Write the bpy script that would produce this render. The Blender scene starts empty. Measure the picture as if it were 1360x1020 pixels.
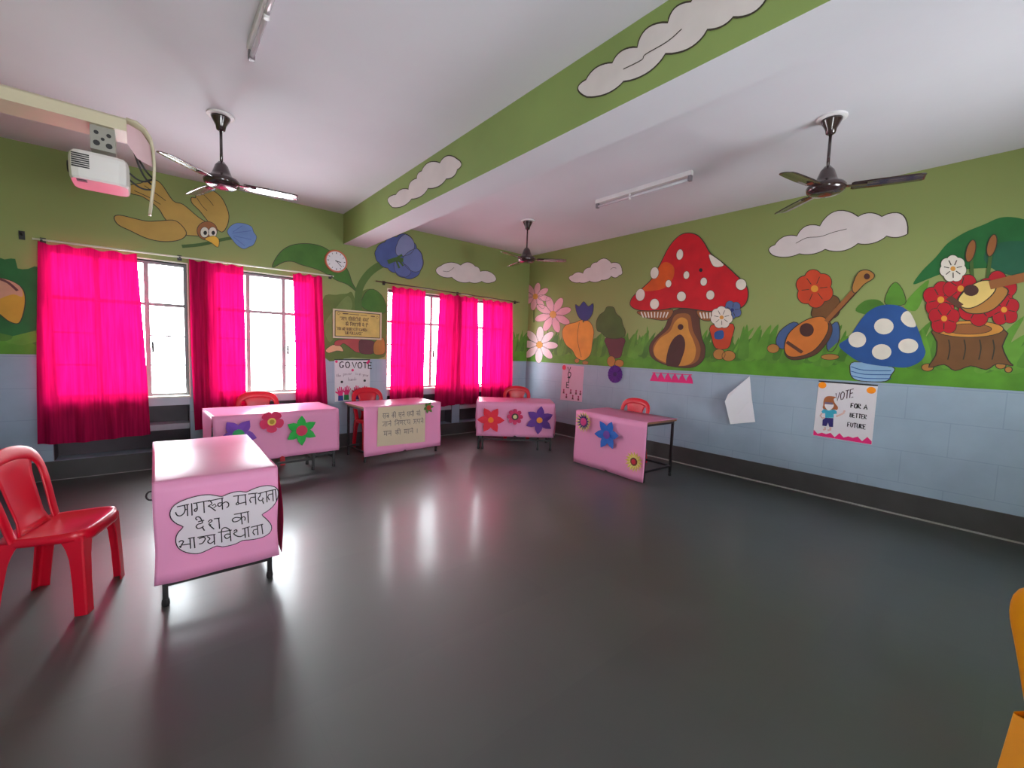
import bpy, bmesh, math, random
from mathutils import Vector, Matrix
from mathutils.geometry import tessellate_polygon
random.seed(7)
SC = bpy.context.scene
COL = SC.collection
PI = math.pi
# ---------------------------------------------------------------- camera
EYE, FPX = 1.45, 569.17
YAW, PITCH, ROLL = 0.87458625, 0.0772260563, 0.033647875
FWD = Vector((math.cos(YAW)*math.cos(PITCH), math.sin(YAW)*math.cos(PITCH), -math.sin(PITCH)))
_r0 = Vector((math.sin(YAW), -math.cos(YAW), 0)); _u0 = _r0.cross(FWD)
RGT = _r0*math.cos(ROLL) + _u0*math.sin(ROLL)
UPV = -_r0*math.sin(ROLL) + _u0*math.cos(ROLL)
cam = bpy.data.objects.new('camera', bpy.data.cameras.new('camera')); COL.objects.link(cam)
cam.matrix_world = Matrix(((RGT.x, UPV.x, -FWD.x, 0), (RGT.y, UPV.y, -FWD.y, 0), (RGT.z, UPV.z, -FWD.z, EYE), (0, 0, 0, 1)))
cam.data.sensor_fit = 'HORIZONTAL'; cam.data.sensor_width = 36; cam.data.lens = FPX/1360*36
cam.data.clip_start = 0.05
SC.camera = cam
# ---------------------------------------------------------------- room size
XR, YW, XL, YN, H = 5.4915, 6.161, -1.15, -1.00, 3.2405
DADO = 1.2595
WINS = [(-0.80, 0.30), (0.555, 1.665), (2.69, 3.845), (3.995, 5.085)]
SILL, HEAD = 0.81, 2.30
# ---------------------------------------------------------------- light
SC.view_settings.view_transform = 'Standard'; SC.view_settings.look = 'None'
SC.view_settings.gamma = 1; SC.view_settings.use_curve_mapping = False
SC.view_settings.exposure = 0.0
W = bpy.data.worlds.new('world'); SC.world = W; W.use_nodes = True
nt = W.node_tree; nt.nodes.clear()
wo = nt.nodes.new('ShaderNodeOutputWorld'); wb = nt.nodes.new('ShaderNodeBackground')
wc = nt.nodes.new('ShaderNodeTexCoord'); ws = nt.nodes.new('ShaderNodeSeparateXYZ'); wr = nt.nodes.new('ShaderNodeValToRGB')
nt.links.new(wc.outputs['Generated'], ws.inputs[0]); nt.links.new(ws.outputs['Z'], wr.inputs[0])
wr.color_ramp.elements[0].position = 0.0; wr.color_ramp.elements[0].color = (0.62, 0.64, 0.67, 1)
wr.color_ramp.elements[1].position = 0.35; wr.color_ramp.elements[1].color = (0.90, 0.95, 1.0, 1)
nt.links.new(wr.outputs[0], wb.inputs[0]); wb.inputs[1].default_value = 36.5
nt.links.new(wb.outputs[0], wo.inputs[0])
def portal(name, loc, rot, sx, sy):
    l = bpy.data.lights.new(name, 'AREA'); l.shape = 'RECTANGLE'; l.size = sx; l.size_y = sy; l.cycles.is_portal = True
    o = bpy.data.objects.new(name, l); COL.objects.link(o); o.location = loc; o.rotation_euler = rot
for a, b in WINS:
    portal('window_daylight', ((a+b)/2, YW+0.28, (SILL+HEAD)/2), (-PI/2, 0, 0), b-a+.1, HEAD-SILL+.1)
REAR = [(-.2, 1.1), (3.1, 4.2)]           # openings added in the wall behind the camera to let daylight in
REAR_X = REAR[1]
for a, b in REAR: portal('added_rear_daylight', ((a+b)/2, YN-0.26, 1.6), (PI/2, 0, 0), b-a, 1.2)

# ---------------------------------------------------------------- helpers
def lin(c):
    c = c/255.0
    return c/12.92 if c <= 0.04045 else ((c+0.055)/1.055)**2.4
def rgb(t): return tuple(lin(c) for c in t) + (1,)
MATS = {}
def mat(name, col, rough=0.6, var=0.06, scale=6.0, bump=0.0, bscale=60.0, spec=0.5, metal=0.0, coat=0.0):
    if name in MATS: return MATS[name]
    m = bpy.data.materials.new(name); m.use_nodes = True
    n = m.node_tree.nodes; L = m.node_tree.links
    p = n['Principled BSDF']
    p.inputs['Roughness'].default_value = rough; p.inputs['Metallic'].default_value = metal
    p.inputs['Specular IOR Level'].default_value = spec; p.inputs['Coat Weight'].default_value = coat
    tc = n.new('ShaderNodeTexCoord'); no = n.new('ShaderNodeTexNoise'); no.inputs['Scale'].default_value = scale
    no.inputs['Detail'].default_value = 4
    mr = n.new('ShaderNodeMapRange'); mr.inputs['From Min'].default_value = 0.3; mr.inputs['From Max'].default_value = 0.7
    mr.inputs['To Min'].default_value = 1-var; mr.inputs['To Max'].default_value = 1+var
    mx = n.new('ShaderNodeMix'); mx.data_type = 'RGBA'; mx.blend_type = 'MULTIPLY'; mx.inputs[0].default_value = 1
    mx.inputs[6].default_value = rgb(col)
    L.new(tc.outputs['Object'], no.inputs['Vector']); L.new(no.outputs['Fac'], mr.inputs['Value'])
    L.new(mr.outputs[0], mx.inputs[7]); L.new(mx.outputs[2], p.inputs['Base Color'])
    if bump > 0:
        nb = n.new('ShaderNodeTexNoise'); nb.inputs['Scale'].default_value = bscale
        bp = n.new('ShaderNodeBump'); bp.inputs['Strength'].default_value = bump; bp.inputs['Distance'].default_value = 0.01
        L.new(tc.outputs['Object'], nb.inputs['Vector']); L.new(nb.outputs['Fac'], bp.inputs['Height']); L.new(bp.outputs[0], p.inputs['Normal'])
    MATS[name] = m
    return m

class MB:
    """collects shapes into one mesh"""
    def __init__(s): s.v = []; s.f = []; s.mi = []; s.mats = []
    def slot(s, m):
        if m not in s.mats: s.mats.append(m)
        return s.mats.index(m)
    def add(s, vs, fs, m):
        b = len(s.v); k = s.slot(m)
        s.v += [tuple(x) for x in vs]
        for f in fs: s.f.append(tuple(b+i for i in f)); s.mi.append(k)
        return s
    def box(s, lo, hi, m, M=None):
        x0, y0, z0 = lo; x1, y1, z1 = hi
        vs = [Vector(p) for p in ((x0,y0,z0),(x1,y0,z0),(x1,y1,z0),(x0,y1,z0),(x0,y0,z1),(x1,y0,z1),(x1,y1,z1),(x0,y1,z1))]
        if M: vs = [M @ v for v in vs]
        return s.add(vs, [(0,3,2,1),(4,5,6,7),(0,1,5,4),(1,2,6,5),(2,3,7,6),(3,0,4,7)], m)
    def bar(s, a, b, w, h, m, up=(0,0,1)):
        a = Vector(a); b = Vector(b); d = (b-a).normalized(); u = Vector(up)
        if abs(d.dot(u)) > .98: u = Vector((0,1,0))
        r = d.cross(u).normalized(); u = r.cross(d)
        vs = [p + r*sx*w/2 + u*sy*h/2 for p in (a, b) for sx, sy in ((-1,-1),(1,-1),(1,1),(-1,1))]
        return s.add(vs, [(0,1,2,3),(7,6,5,4),(0,4,5,1),(1,5,6,2),(2,6,7,3),(3,7,4,0)], m)
    def tube(s, pts, r, m, n=10, cap=True):
        pts = [Vector(p) for p in pts]; rs = r if isinstance(r, (list, tuple)) else [r]*len(pts)
        vs = []; fs = []
        ref = None
        for i, p in enumerate(pts):
            d = (pts[min(i+1, len(pts)-1)] - pts[max(i-1, 0)]).normalized()
            if ref is None: ref = Vector((0,0,1)) if abs(d.z) < .9 else Vector((1,0,0))
            a = d.cross(ref).normalized(); b = a.cross(d); ref = b
            for k in range(n): vs.append(p + (a*math.cos(2*PI*k/n) + b*math.sin(2*PI*k/n))*rs[i])
        for i in range(len(pts)-1):
            for k in range(n): fs.append((i*n+k, i*n+(k+1)%n, (i+1)*n+(k+1)%n, (i+1)*n+k))
        if cap: fs.append(tuple(range(n-1,-1,-1))); fs.append(tuple((len(pts)-1)*n+k for k in range(n)))
        return s.add(vs, fs, m)
    def lathe(s, prof, m, c=(0,0,0), n=28, M=None):
        vs = []; fs = []
        for r, z in prof:
            for k in range(n): vs.append(Vector((c[0]+r*math.cos(2*PI*k/n), c[1]+r*math.sin(2*PI*k/n), c[2]+z)))
        for i in range(len(prof)-1):
            for k in range(n): fs.append((i*n+k, i*n+(k+1)%n, (i+1)*n+(k+1)%n, (i+1)*n+k))
        fs.append(tuple(range(n))); fs.append(tuple((len(prof)-1)*n+k for k in range(n)))
        if M: vs = [M @ v for v in vs]
        return s.add(vs, fs, m)
    def grid(s, P, m, closed=False):
        R = len(P); C = len(P[0])
        fs = []
        for i in range(R-1):
            for j in range(C if closed else C-1):
                fs.append((i*C+j, i*C+(j+1)%C, (i+1)*C+(j+1)%C, (i+1)*C+j))
        return s.add([q for row in P for q in row], fs, m)
    def build(s, name, parent=None, smooth=False, solid=0, bevel=0, sub=0, offset=-1, weld=False):
        me = bpy.data.meshes.new(name); me.from_pydata(s.v, [], s.f)
        for m in s.mats: me.materials.append(m)
        me.polygons.foreach_set('material_index', s.mi)
        bm = bmesh.new(); bm.from_mesh(me)
        if weld: bmesh.ops.remove_doubles(bm, verts=bm.verts[:], dist=1e-5)
        bmesh.ops.recalc_face_normals(bm, faces=bm.faces[:]); bm.to_mesh(me); bm.free()
        if smooth: me.polygons.foreach_set('use_smooth', [True]*len(me.polygons))
        o = bpy.data.objects.new(name, me); COL.objects.link(o)
        if parent: o.parent = parent
        if solid:
            d = o.modifiers.new('solid', 'SOLIDIFY'); d.thickness = solid; d.offset = offset
        if sub:
            d = o.modifiers.new('sub', 'SUBSURF'); d.levels = sub; d.render_levels = sub
        if bevel:
            d = o.modifiers.new('bevel', 'BEVEL'); d.width = bevel; d.segments = 2; d.limit_method = 'ANGLE'; d.angle_limit = 0.7
        return o
def tag(o, label, cat, group=None):
    o['label'] = label; o['category'] = cat
    if group: o['group'] = group
    return o
def empty(name, loc, rz=0, label=None, cat=None, group=None):
    o = bpy.data.objects.new(name, None); COL.objects.link(o); o.location = loc; o.rotation_euler = (0, 0, rz); o.empty_display_size = .1
    if label: tag(o, label, cat, group)
    return o
def structure(o): o['kind'] = 'structure'; return o
def copy_tree(o, parent=None):
    c = o.copy(); COL.objects.link(c)
    if parent: c.parent = parent
    for ch in list(o.children): copy_tree(ch, c)
    return c
def ray(x, y): return FWD + RGT*((x-680)/FPX) + UPV*((510-y)/FPX)
EYEV = Vector((0, 0, EYE))
class Flat:
    """a real flat surface: origin, in-plane axes and the normal that faces the room"""
    def __init__(s, O, U, V):
        s.O = Vector(O); s.U = Vector(U).normalized(); s.V = Vector(V).normalized(); s.N = s.U.cross(s.V)
    def px(s, x, y):            # where a sight line meets the surface, in metres on it
        d = ray(x, y); t = (s.O-EYEV).dot(s.N)/d.dot(s.N); q = EYEV + d*t - s.O
        return (q.dot(s.U), q.dot(s.V))
    def at(s, u, v, h=0): return s.O + s.U*u + s.V*v + s.N*h
def smooth_curve(pts, n=5, closed=True):
    out = []; N = len(pts)
    for i in range(N if closed else N-1):
        g = lambda k: pts[k % N] if closed else pts[min(max(k, 0), N-1)]
        a, b, c, d = g(i-1), g(i), g(i+1), g(i+2)
        for k in range(n):
            t = k/n
            out.append(tuple(.5*(2*b[j] + (c[j]-a[j])*t + (2*a[j]-5*b[j]+4*c[j]-d[j])*t*t + (3*b[j]-a[j]-3*c[j]+d[j])*t**3) for j in (0, 1)))
    if not closed: out.append(tuple(pts[-1]))
    return out
class Paint:
    """flat shapes laid on a Flat in thin layers; one mesh"""
    def __init__(s, F, h0=0.002, dh=0.0007): s.F = F; s.mb = MB(); s.h0 = h0; s.dh = dh; s.k = 0
    def P(s, pts, px): return [s.F.px(*p) for p in pts] if px else pts
    def poly(s, pts, m, layer=0, px=True, sm=0, line=None, lw=.008):
        q = s.P(pts, px)
        if sm: q = smooth_curve(q, sm)
        s.k += 1; h = s.h0 + s.dh*layer + s.k*6e-6        # each coat of paint lies on the one before
        tr = tessellate_polygon([[Vector((a, b, 0)) for a, b in q]])
        s.mb.add([s.F.at(a, b, h) for a, b in q], tr, m)
        if line: s.line(q + [q[0]], lw, line, layer+1, px=False)
        return s
    def line(s, pts, w, m, layer=1, px=True, sm=0):
        q = s.P(pts, px)
        if sm: q = smooth_curve(q, sm, closed=False)
        s.k += 1; h = s.h0 + s.dh*layer + s.k*6e-6        # each coat of paint lies on the one before
        vs = []; n = len(q); closed = n > 3 and math.dist(q[0], q[-1]) < 1e-6
        for i in range(n):
            a = q[i-1] if i > 0 else (q[-2] if closed else q[0]); b = q[i+1] if i < n-1 else (q[1] if closed else q[-1])
            dx, dy = b[0]-a[0], b[1]-a[1]; l = math.hypot(dx, dy) or 1
            nx, ny = -dy/l*w/2, dx/l*w/2
            vs += [s.F.at(q[i][0]+nx, q[i][1]+ny, h), s.F.at(q[i][0]-nx, q[i][1]-ny, h)]
        s.mb.add(vs, [(2*i, 2*i+1, 2*i+3, 2*i+2) for i in range(n-1)], m)
        return s
    def ell(s, cx, cy, rx, ry, m, layer=1, px=True, rot=0, n=24, line=None, lw=.006):
        pts = []
        for k in range(n):
            t = 2*PI*k/n; a, b = rx*math.cos(t), ry*math.sin(t)
            pts.append((cx + a*math.cos(rot)-b*math.sin(rot), cy + a*math.sin(rot)+b*math.cos(rot)))
        return s.poly(pts, m, layer, px, line=line, lw=lw)
    def build(s, name, parent=None): return s.mb.build(name, parent)
def crop(pts, x0, y0, k): return [(x0+u/k, y0+v/k) for u, v in pts]

# ---------------------------------------------------------------- materials
def wall_material():
    m = bpy.data.materials.new('wall_paint'); m.use_nodes = True
    n = m.node_tree.nodes; L = m.node_tree.links; p = n['Principled BSDF']
    tc = n.new('ShaderNodeTexCoord'); sp = n.new('ShaderNodeSeparateXYZ'); L.new(tc.outputs['Object'], sp.inputs[0])
    no = n.new('ShaderNodeTexNoise'); no.inputs['Scale'].default_value = 1.6; no.inputs['Detail'].default_value = 5; L.new(tc.outputs['Object'], no.inputs['Vector'])
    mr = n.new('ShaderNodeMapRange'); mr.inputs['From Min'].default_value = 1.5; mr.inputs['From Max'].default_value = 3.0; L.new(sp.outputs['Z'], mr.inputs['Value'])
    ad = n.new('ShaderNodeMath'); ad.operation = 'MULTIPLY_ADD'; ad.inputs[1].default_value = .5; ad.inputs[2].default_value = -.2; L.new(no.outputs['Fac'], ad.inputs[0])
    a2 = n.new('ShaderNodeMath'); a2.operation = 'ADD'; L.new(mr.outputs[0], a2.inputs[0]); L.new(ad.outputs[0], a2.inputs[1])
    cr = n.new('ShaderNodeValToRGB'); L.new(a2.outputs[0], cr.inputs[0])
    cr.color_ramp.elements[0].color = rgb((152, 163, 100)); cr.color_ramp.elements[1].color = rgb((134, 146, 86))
    n2 = n.new('ShaderNodeTexNoise'); n2.inputs['Scale'].default_value = 3; n2.inputs['Detail'].default_value = 6; L.new(tc.outputs['Object'], n2.inputs['Vector'])
    c2 = n.new('ShaderNodeValToRGB'); L.new(n2.outputs['Fac'], c2.inputs[0])
    c2.color_ramp.elements[0].position = .3; c2.color_ramp.elements[0].color = rgb((146, 164, 180)); c2.color_ramp.elements[1].position = .7; c2.color_ramp.elements[1].color = rgb((157, 176, 192))
    br = n.new('ShaderNodeTexBrick'); br.inputs['Scale'].default_value = 1; br.inputs['Brick Width'].default_value = .62; br.inputs['Row Height'].default_value = .31
    br.inputs['Mortar Size'].default_value = .004; br.inputs['Color1'].default_value = br.inputs['Color2'].default_value = (1, 1, 1, 1); br.inputs['Mortar'].default_value = (.86, .87, .9, 1)
    cb = n.new('ShaderNodeCombineXYZ'); ay = n.new('ShaderNodeMath'); L.new(sp.outputs['X'], ay.inputs[0]); L.new(sp.outputs['Y'], ay.inputs[1])
    L.new(ay.outputs[0], cb.inputs[0]); L.new(sp.outputs['Z'], cb.inputs[1]); L.new(cb.outputs[0], br.inputs['Vector'])
    mu = n.new('ShaderNodeMix'); mu.data_type = 'RGBA'; mu.blend_type = 'MULTIPLY'; mu.inputs[0].default_value = 1; L.new(c2.outputs[0], mu.inputs[6]); L.new(br.outputs['Color'], mu.inputs[7])
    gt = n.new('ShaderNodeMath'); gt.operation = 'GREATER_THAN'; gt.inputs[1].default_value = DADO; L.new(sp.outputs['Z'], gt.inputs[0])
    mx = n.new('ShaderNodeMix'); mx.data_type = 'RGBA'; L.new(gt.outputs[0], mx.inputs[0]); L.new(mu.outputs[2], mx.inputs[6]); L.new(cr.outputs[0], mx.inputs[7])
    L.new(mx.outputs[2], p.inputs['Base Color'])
    rr = n.new('ShaderNodeMath'); rr.operation = 'MULTIPLY_ADD'; rr.inputs[1].default_value = .1; rr.inputs[2].default_value = .42; L.new(gt.outputs[0], rr.inputs[0])
    L.new(rr.outputs[0], p.inputs['Roughness']); p.inputs['Specular IOR Level'].default_value = .35
    bp = n.new('ShaderNodeBump'); bp.inputs['Strength'].default_value = .12; bp.inputs['Distance'].default_value = .01; L.new(n2.outputs['Fac'], bp.inputs['Height']); L.new(bp.outputs[0], p.inputs['Normal'])
    return m
def floor_material():
    m = bpy.data.materials.new('grey_stone_floor'); m.use_nodes = True
    n = m.node_tree.nodes; L = m.node_tree.links; p = n['Principled BSDF']
    tc = n.new('ShaderNodeTexCoord')
    br = n.new('ShaderNodeTexBrick'); br.inputs['Scale'].default_value = 1; br.inputs['Brick Width'].default_value = 0.9; br.inputs['Row Height'].default_value = .58
    br.inputs['Mortar Size'].default_value = .0008; br.inputs['Color1'].default_value = rgb((54, 59, 57)); br.inputs['Color2'].default_value = rgb((61, 65, 62)); br.inputs['Mortar'].default_value = rgb((52, 56, 55))
    L.new(tc.outputs['Object'], br.inputs['Vector'])
    no = n.new('ShaderNodeTexNoise'); no.inputs['Scale'].default_value = 2.2; no.inputs['Detail'].default_value = 7; L.new(tc.outputs['Object'], no.inputs['Vector'])
    cr = n.new('ShaderNodeValToRGB'); L.new(no.outputs['Fac'], cr.inputs[0]); cr.color_ramp.elements[0].position = .25; cr.color_ramp.elements[0].color = (.78, .79, .8, 1); cr.color_ramp.elements[1].position = .75; cr.color_ramp.elements[1].color = (1.1, 1.08, 1.05, 1)
    mx = n.new('ShaderNodeMix'); mx.data_type = 'RGBA'; mx.blend_type = 'MULTIPLY'; mx.inputs[0].default_value = 1; L.new(br.outputs['Color'], mx.inputs[6]); L.new(cr.outputs[0], mx.inputs[7])
    L.new(mx.outputs[2], p.inputs['Base Color'])
    r = n.new('ShaderNodeMapRange'); L.new(no.outputs['Fac'], r.inputs['Value']); r.inputs['To Min'].default_value = .4; r.inputs['To Max'].default_value = .56; L.new(r.outputs[0], p.inputs['Roughness'])
    p.inputs['Specular IOR Level'].default_value = 1.0; p.inputs['Coat Weight'].default_value = .3; p.inputs['Coat Roughness'].default_value = .18
    n3 = n.new('ShaderNodeTexNoise'); n3.inputs['Scale'].default_value = 9; L.new(tc.outputs['Object'], n3.inputs['Vector'])
    bp = n.new('ShaderNodeBump'); bp.inputs['Strength'].default_value = .06; bp.inputs['Distance'].default_value = .01; L.new(n3.outputs['Fac'], bp.inputs['Height']); L.new(bp.outputs[0], p.inputs['Normal'])
    return m
def cloth_material():
    m = bpy.data.materials.new('magenta_curtain_cloth'); m.use_nodes = True
    n = m.node_tree.nodes; L = m.node_tree.links; n.clear()
    out = n.new('ShaderNodeOutputMaterial'); di = n.new('ShaderNodeBsdfDiffuse'); tr = n.new('ShaderNodeBsdfTranslucent'); tp = n.new('ShaderNodeBsdfTransparent')
    tc = n.new('ShaderNodeTexCoord'); mp = n.new('ShaderNodeMapping'); mp.inputs['Scale'].default_value = (40, 40, 2); no = n.new('ShaderNodeTexNoise'); no.inputs['Scale'].default_value = 1.2
    L.new(tc.outputs['Object'], mp.inputs[0]); L.new(mp.outputs[0], no.inputs['Vector'])
    def tint(c, lo=.85, hi=1.12):
        cr = n.new('ShaderNodeValToRGB'); L.new(no.outputs['Fac'], cr.inputs[0]); cr.color_ramp.elements[0].position = .3; cr.color_ramp.elements[1].position = .7
        cr.color_ramp.elements[0].color = tuple(v*lo for v in c)+(1,); cr.color_ramp.elements[1].color = tuple(v*hi for v in c)+(1,)
        return cr.outputs[0]
    L.new(tint((.44, .010, .075), .7, 1.2), di.inputs[0]); L.new(tint((.55, .002, .075), .7, 1.2), tr.inputs[0]); tp.inputs[0].default_value = (.40, .001, .085, 1)  # darker streaks in the colour stand for shade in the folds
    a = n.new('ShaderNodeMixShader'); a.inputs[0].default_value = .24; L.new(di.outputs[0], a.inputs[1]); L.new(tr.outputs[0], a.inputs[2])
    b = n.new('ShaderNodeMixShader'); b.inputs[0].default_value = .05; L.new(a.outputs[0], b.inputs[1]); L.new(tp.outputs[0], b.inputs[2])
    L.new(b.outputs[0], out.inputs[0])
    return m
def paper_material(name, col, tl=.25, var=.03, rough=.7, spec=.25):
    m = mat(name, col, rough, var, 3, .05, 25, spec=spec)
    n = m.node_tree.nodes; L = m.node_tree.links
    tr = n.new('ShaderNodeBsdfTranslucent'); tr.inputs[0].default_value = rgb(col); mx = n.new('ShaderNodeMixShader'); mx.inputs[0].default_value = tl
    L.new(n['Principled BSDF'].outputs[0], mx.inputs[1]); L.new(tr.outputs[0], mx.inputs[2]); L.new(mx.outputs[0], n['Material Output'].inputs[0])
    return m
def glass_material():
    m = bpy.data.materials.new('window_glass'); m.use_nodes = True
    n = m.node_tree.nodes; L = m.node_tree.links; n.clear()
    out = n.new('ShaderNodeOutputMaterial'); g = n.new('ShaderNodeBsdfGlossy'); g.inputs['Roughness'].default_value = .02; t = n.new('ShaderNodeBsdfTransparent'); t.inputs[0].default_value = (.95, .98, .97, 1)
    f = n.new('ShaderNodeFresnel'); f.inputs[0].default_value = 1.45; mx = n.new('ShaderNodeMixShader')
    L.new(f.outputs[0], mx.inputs[0]); L.new(t.outputs[0], mx.inputs[1]); L.new(g.outputs[0], mx.inputs[2]); L.new(mx.outputs[0], out.inputs[0])
    return m
M_WALL = wall_material(); M_FLOOR = floor_material(); M_CLOTH = cloth_material(); M_GLASS = glass_material()
M_CEIL = mat('white_ceiling_paint', (208, 206, 211), .8, .03, 1.2, .05, 20, spec=.2)
M_SKIRT = mat('dark_stone_skirting', (70, 68, 68), .35, .12, 5)
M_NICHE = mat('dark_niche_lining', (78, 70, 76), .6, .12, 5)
M_GROUT = mat('pale_grout', (150, 148, 145), .7)
M_SHELF = mat('pale_shelf_edge', (176, 176, 190), .5)
M_FRAME = mat('grey_window_paint', (150, 153, 154), .45)
M_CREAM = mat('cream_window_surround', (225, 222, 205), .5)
M_IRON = mat('black_iron', (30, 27, 28), .4, .1, 20, spec=.5)
M_WOODTOP = mat('brown_laminate', (120, 80, 60), .4)
M_PINK = paper_material('pink_chart_paper', (252, 172, 214), .45, .03, .3, .8)
M_PINKF = paper_material('pink_front_lightened', (255, 176, 218), .3, .03, .5, .25)  # same paper as the tops, lightened and less glossy to brighten the fronts
M_PINK2 = paper_material('pale_pink_paper', (252, 200, 226), .45, .03, .3, .8)
M_WHITEP = paper_material('white_chart_paper', (246, 242, 246), .3)
M_BLUSHP = paper_material('blush_paper', (226, 186, 206), .2)
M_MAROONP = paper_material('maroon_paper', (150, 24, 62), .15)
M_CREAMP = paper_material('cream_chart_paper', (226, 206, 178), .15)
M_INK = mat('black_marker', (22, 18, 24), .6)
M_LINE = mat('dark_outline_paint', (58, 50, 36), .6)
M_REDPL = mat('red_plastic', (208, 14, 42), .3, .04, 4, spec=.4)
M_YELPL = mat('yellow_plastic', (236, 150, 4), .28, .04, 4)
M_FAN = mat('dark_brown_enamel', (52, 36, 36), .2, .05, 8, coat=.6)
M_PLATE = mat('white_plastic', (220, 216, 216), .35)
M_TUBE = mat('frosted_tube_glass', (196, 190, 196), .12)
M_BOOM = mat('beige_metal', (196, 184, 158), .4, .05, 4)
M_PROJ = mat('projector_shell', (214, 208, 206), .2, .03, 5, spec=.6)
M_DARK = mat('dark_plastic', (32, 30, 32), .5)
M_LEAFCLOUD = mat('cloud_paint', (214, 204, 202), .6, .05, 5)

# ---------------------------------------------------------------- setting
T = .26
b = MB(); b.box((XL-T, YN-T, -.12), (XR+T, YW+T, 0), M_FLOOR); structure(b.build('floor'))
b = MB(); b.box((XL-T, YN-T, H), (XR+T, YW+T, H+.12), M_CEIL); structure(b.build('ceiling'))
# far wall with four windows over built-in niches
NI_LO, NI_HI = .195, .705
b = MB(); xs = [XL]
for a, c in WINS: xs += [a, c]
xs.append(XR)
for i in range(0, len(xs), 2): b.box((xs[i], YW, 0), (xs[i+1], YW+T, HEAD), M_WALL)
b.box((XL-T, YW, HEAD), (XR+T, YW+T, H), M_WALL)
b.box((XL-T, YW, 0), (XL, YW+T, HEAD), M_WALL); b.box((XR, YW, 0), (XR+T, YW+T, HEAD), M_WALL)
for a, c in WINS:
    b.box((a, YW, 0), (c, YW+T, NI_LO), M_WALL)
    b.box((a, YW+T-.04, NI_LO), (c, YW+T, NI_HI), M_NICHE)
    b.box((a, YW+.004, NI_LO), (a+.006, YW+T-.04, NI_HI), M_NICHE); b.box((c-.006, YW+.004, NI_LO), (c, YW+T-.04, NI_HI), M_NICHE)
    b.box((a, YW, NI_HI), (c, YW+T, SILL-.01), M_SHELF)
    b.box((a, YW+.012, .425), (c, YW+T-.04, .49), M_SHELF)
wall_far = structure(b.build('wall_far'))
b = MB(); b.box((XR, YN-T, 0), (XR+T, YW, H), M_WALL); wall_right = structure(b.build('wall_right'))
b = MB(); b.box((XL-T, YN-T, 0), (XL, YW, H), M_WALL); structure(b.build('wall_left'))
b = MB(); b.box((XL, YN-T, 0), (XR, YN, 1.0), M_WALL); b.box((XL, YN-T, 2.2), (XR, YN, H), M_WALL)
for a, c in ((XL, REAR[0][0]), (REAR[0][1], REAR[1][0]), (REAR[1][1], XR)): b.box((a, YN-T, 1.0), (c, YN, 2.2), M_WALL)
b.box((XL-2, YN-4.0, 2.25), (XR+2, YN-T, 2.35), M_CEIL)     # unseen slab added outside the rear openings to block the high sky
structure(b.build('wall_near'))
b = MB(); b.box((XR-.014, YN, 0.012), (XR, YW-.012, .222), M_SKIRT); structure(b.build('baseboard_right'))
b = MB(); b.box((XL, YW-.014, .006), (XR, YW, .193), M_SKIRT); structure(b.build('baseboard_far'))
b = MB(); b.box((XR-.030, YN, 0), (XR-.0, YW-.03, .012), M_GROUT); structure(b.build('trim_1'))
b = MB(); b.box((XL, YW-.022, 0), (XR-.03, YW, .006), M_GROUT); structure(b.build('trim_2'))
# painted concrete beam across the ceiling
BX0, BX1, BZ = 2.036, 2.358, 2.838
M_BEAMG = mat('beam_green_paint', (132, 152, 84), .6, .08, 1.5)
b = MB()
b.add([(BX0, YN, BZ), (BX0, YW, BZ), (BX0, YW, H), (BX0, YN, H)], [(0,1,2,3)], M_BEAMG)
b.add([(BX1, YN, BZ), (BX1, YW, BZ), (BX1, YW, H), (BX1, YN, H)], [(3,2,1,0)], M_CEIL)
b.add([(BX0, YN, BZ), (BX1, YN, BZ), (BX1, YW, BZ), (BX0, YW, BZ)], [(3,2,1,0)], M_CEIL)
beam = structure(b.build('trim_3'))
# windows
for i, (a, c) in enumerate(WINS):
    y0, y1 = YW+.10, YW+.14
    w = c-a; f = .028
    xm = [a+w*.32, a+w*.68]; zt = 1.833
    b = MB()
    b.box((a, y0, HEAD-f), (c, y1, HEAD), M_FRAME); b.box((a, y0, SILL), (c, y1, SILL+f), M_FRAME)
    b.box((a, y0, SILL+f), (a+f, y1, HEAD-f), M_FRAME); b.box((c-f, y0, SILL+f), (c, y1, HEAD-f), M_FRAME)
    for x in xm: b.box((x-.022, y0+.002, SILL+f), (x+.022, y1-.002, HEAD-f), M_FRAME)
    for x0, x1 in ((a+f, xm[0]-.022), (xm[0]+.022, xm[1]-.022), (xm[1]+.022, c-f)): b.box((x0, y0+.004, zt-.018), (x1, y1-.004, zt+.018), M_FRAME)
    for x0, x1 in ((a+f, xm[0]-.022), (xm[1]+.022, c-f)):
        for z in (1.155, 1.485): b.box((x0, y0+.01, z-.008), (x1, y1-.01, z+.008), M_FRAME)
    win = structure(b.build('window_%d' % (i+1)))
    b = MB(); b.box((a, YW-.004, HEAD), (c, YW+.10, HEAD+.014), M_CREAM); b.box((a-.014, YW-.004, SILL), (a, YW+.10, HEAD+.014), M_CREAM); b.box((c, YW-.004, SILL), (c+.014, YW+.10, HEAD+.014), M_CREAM)
    b.build('window_surround', win)
    b = MB(); b.box((a-.014, YW-.012, SILL-.016), (c+.014, YW+.14, SILL), M_CREAM); b.build('window_sill', win)
    b = MB()
    for x0, x1 in ((a+f, xm[0]-.022), (xm[0]+.022, xm[1]-.022), (xm[1]+.022, c-f)):
        for z0, z1 in ((SILL+f, zt-.018), (zt+.018, HEAD-f)):
            b.add([(x0, y0+.02, z0), (x1, y0+.02, z0), (x1, y0+.02, z1), (x0, y0+.02, z1)], [(0,1,2,3)], M_GLASS)
    b.build('pane', win)
    b = MB(); b.box((xm[1]+.03, y0-.03, 1.30), (xm[1]+.05, y0-.002, 1.42), M_IRON); b.build('handle', win)

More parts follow.
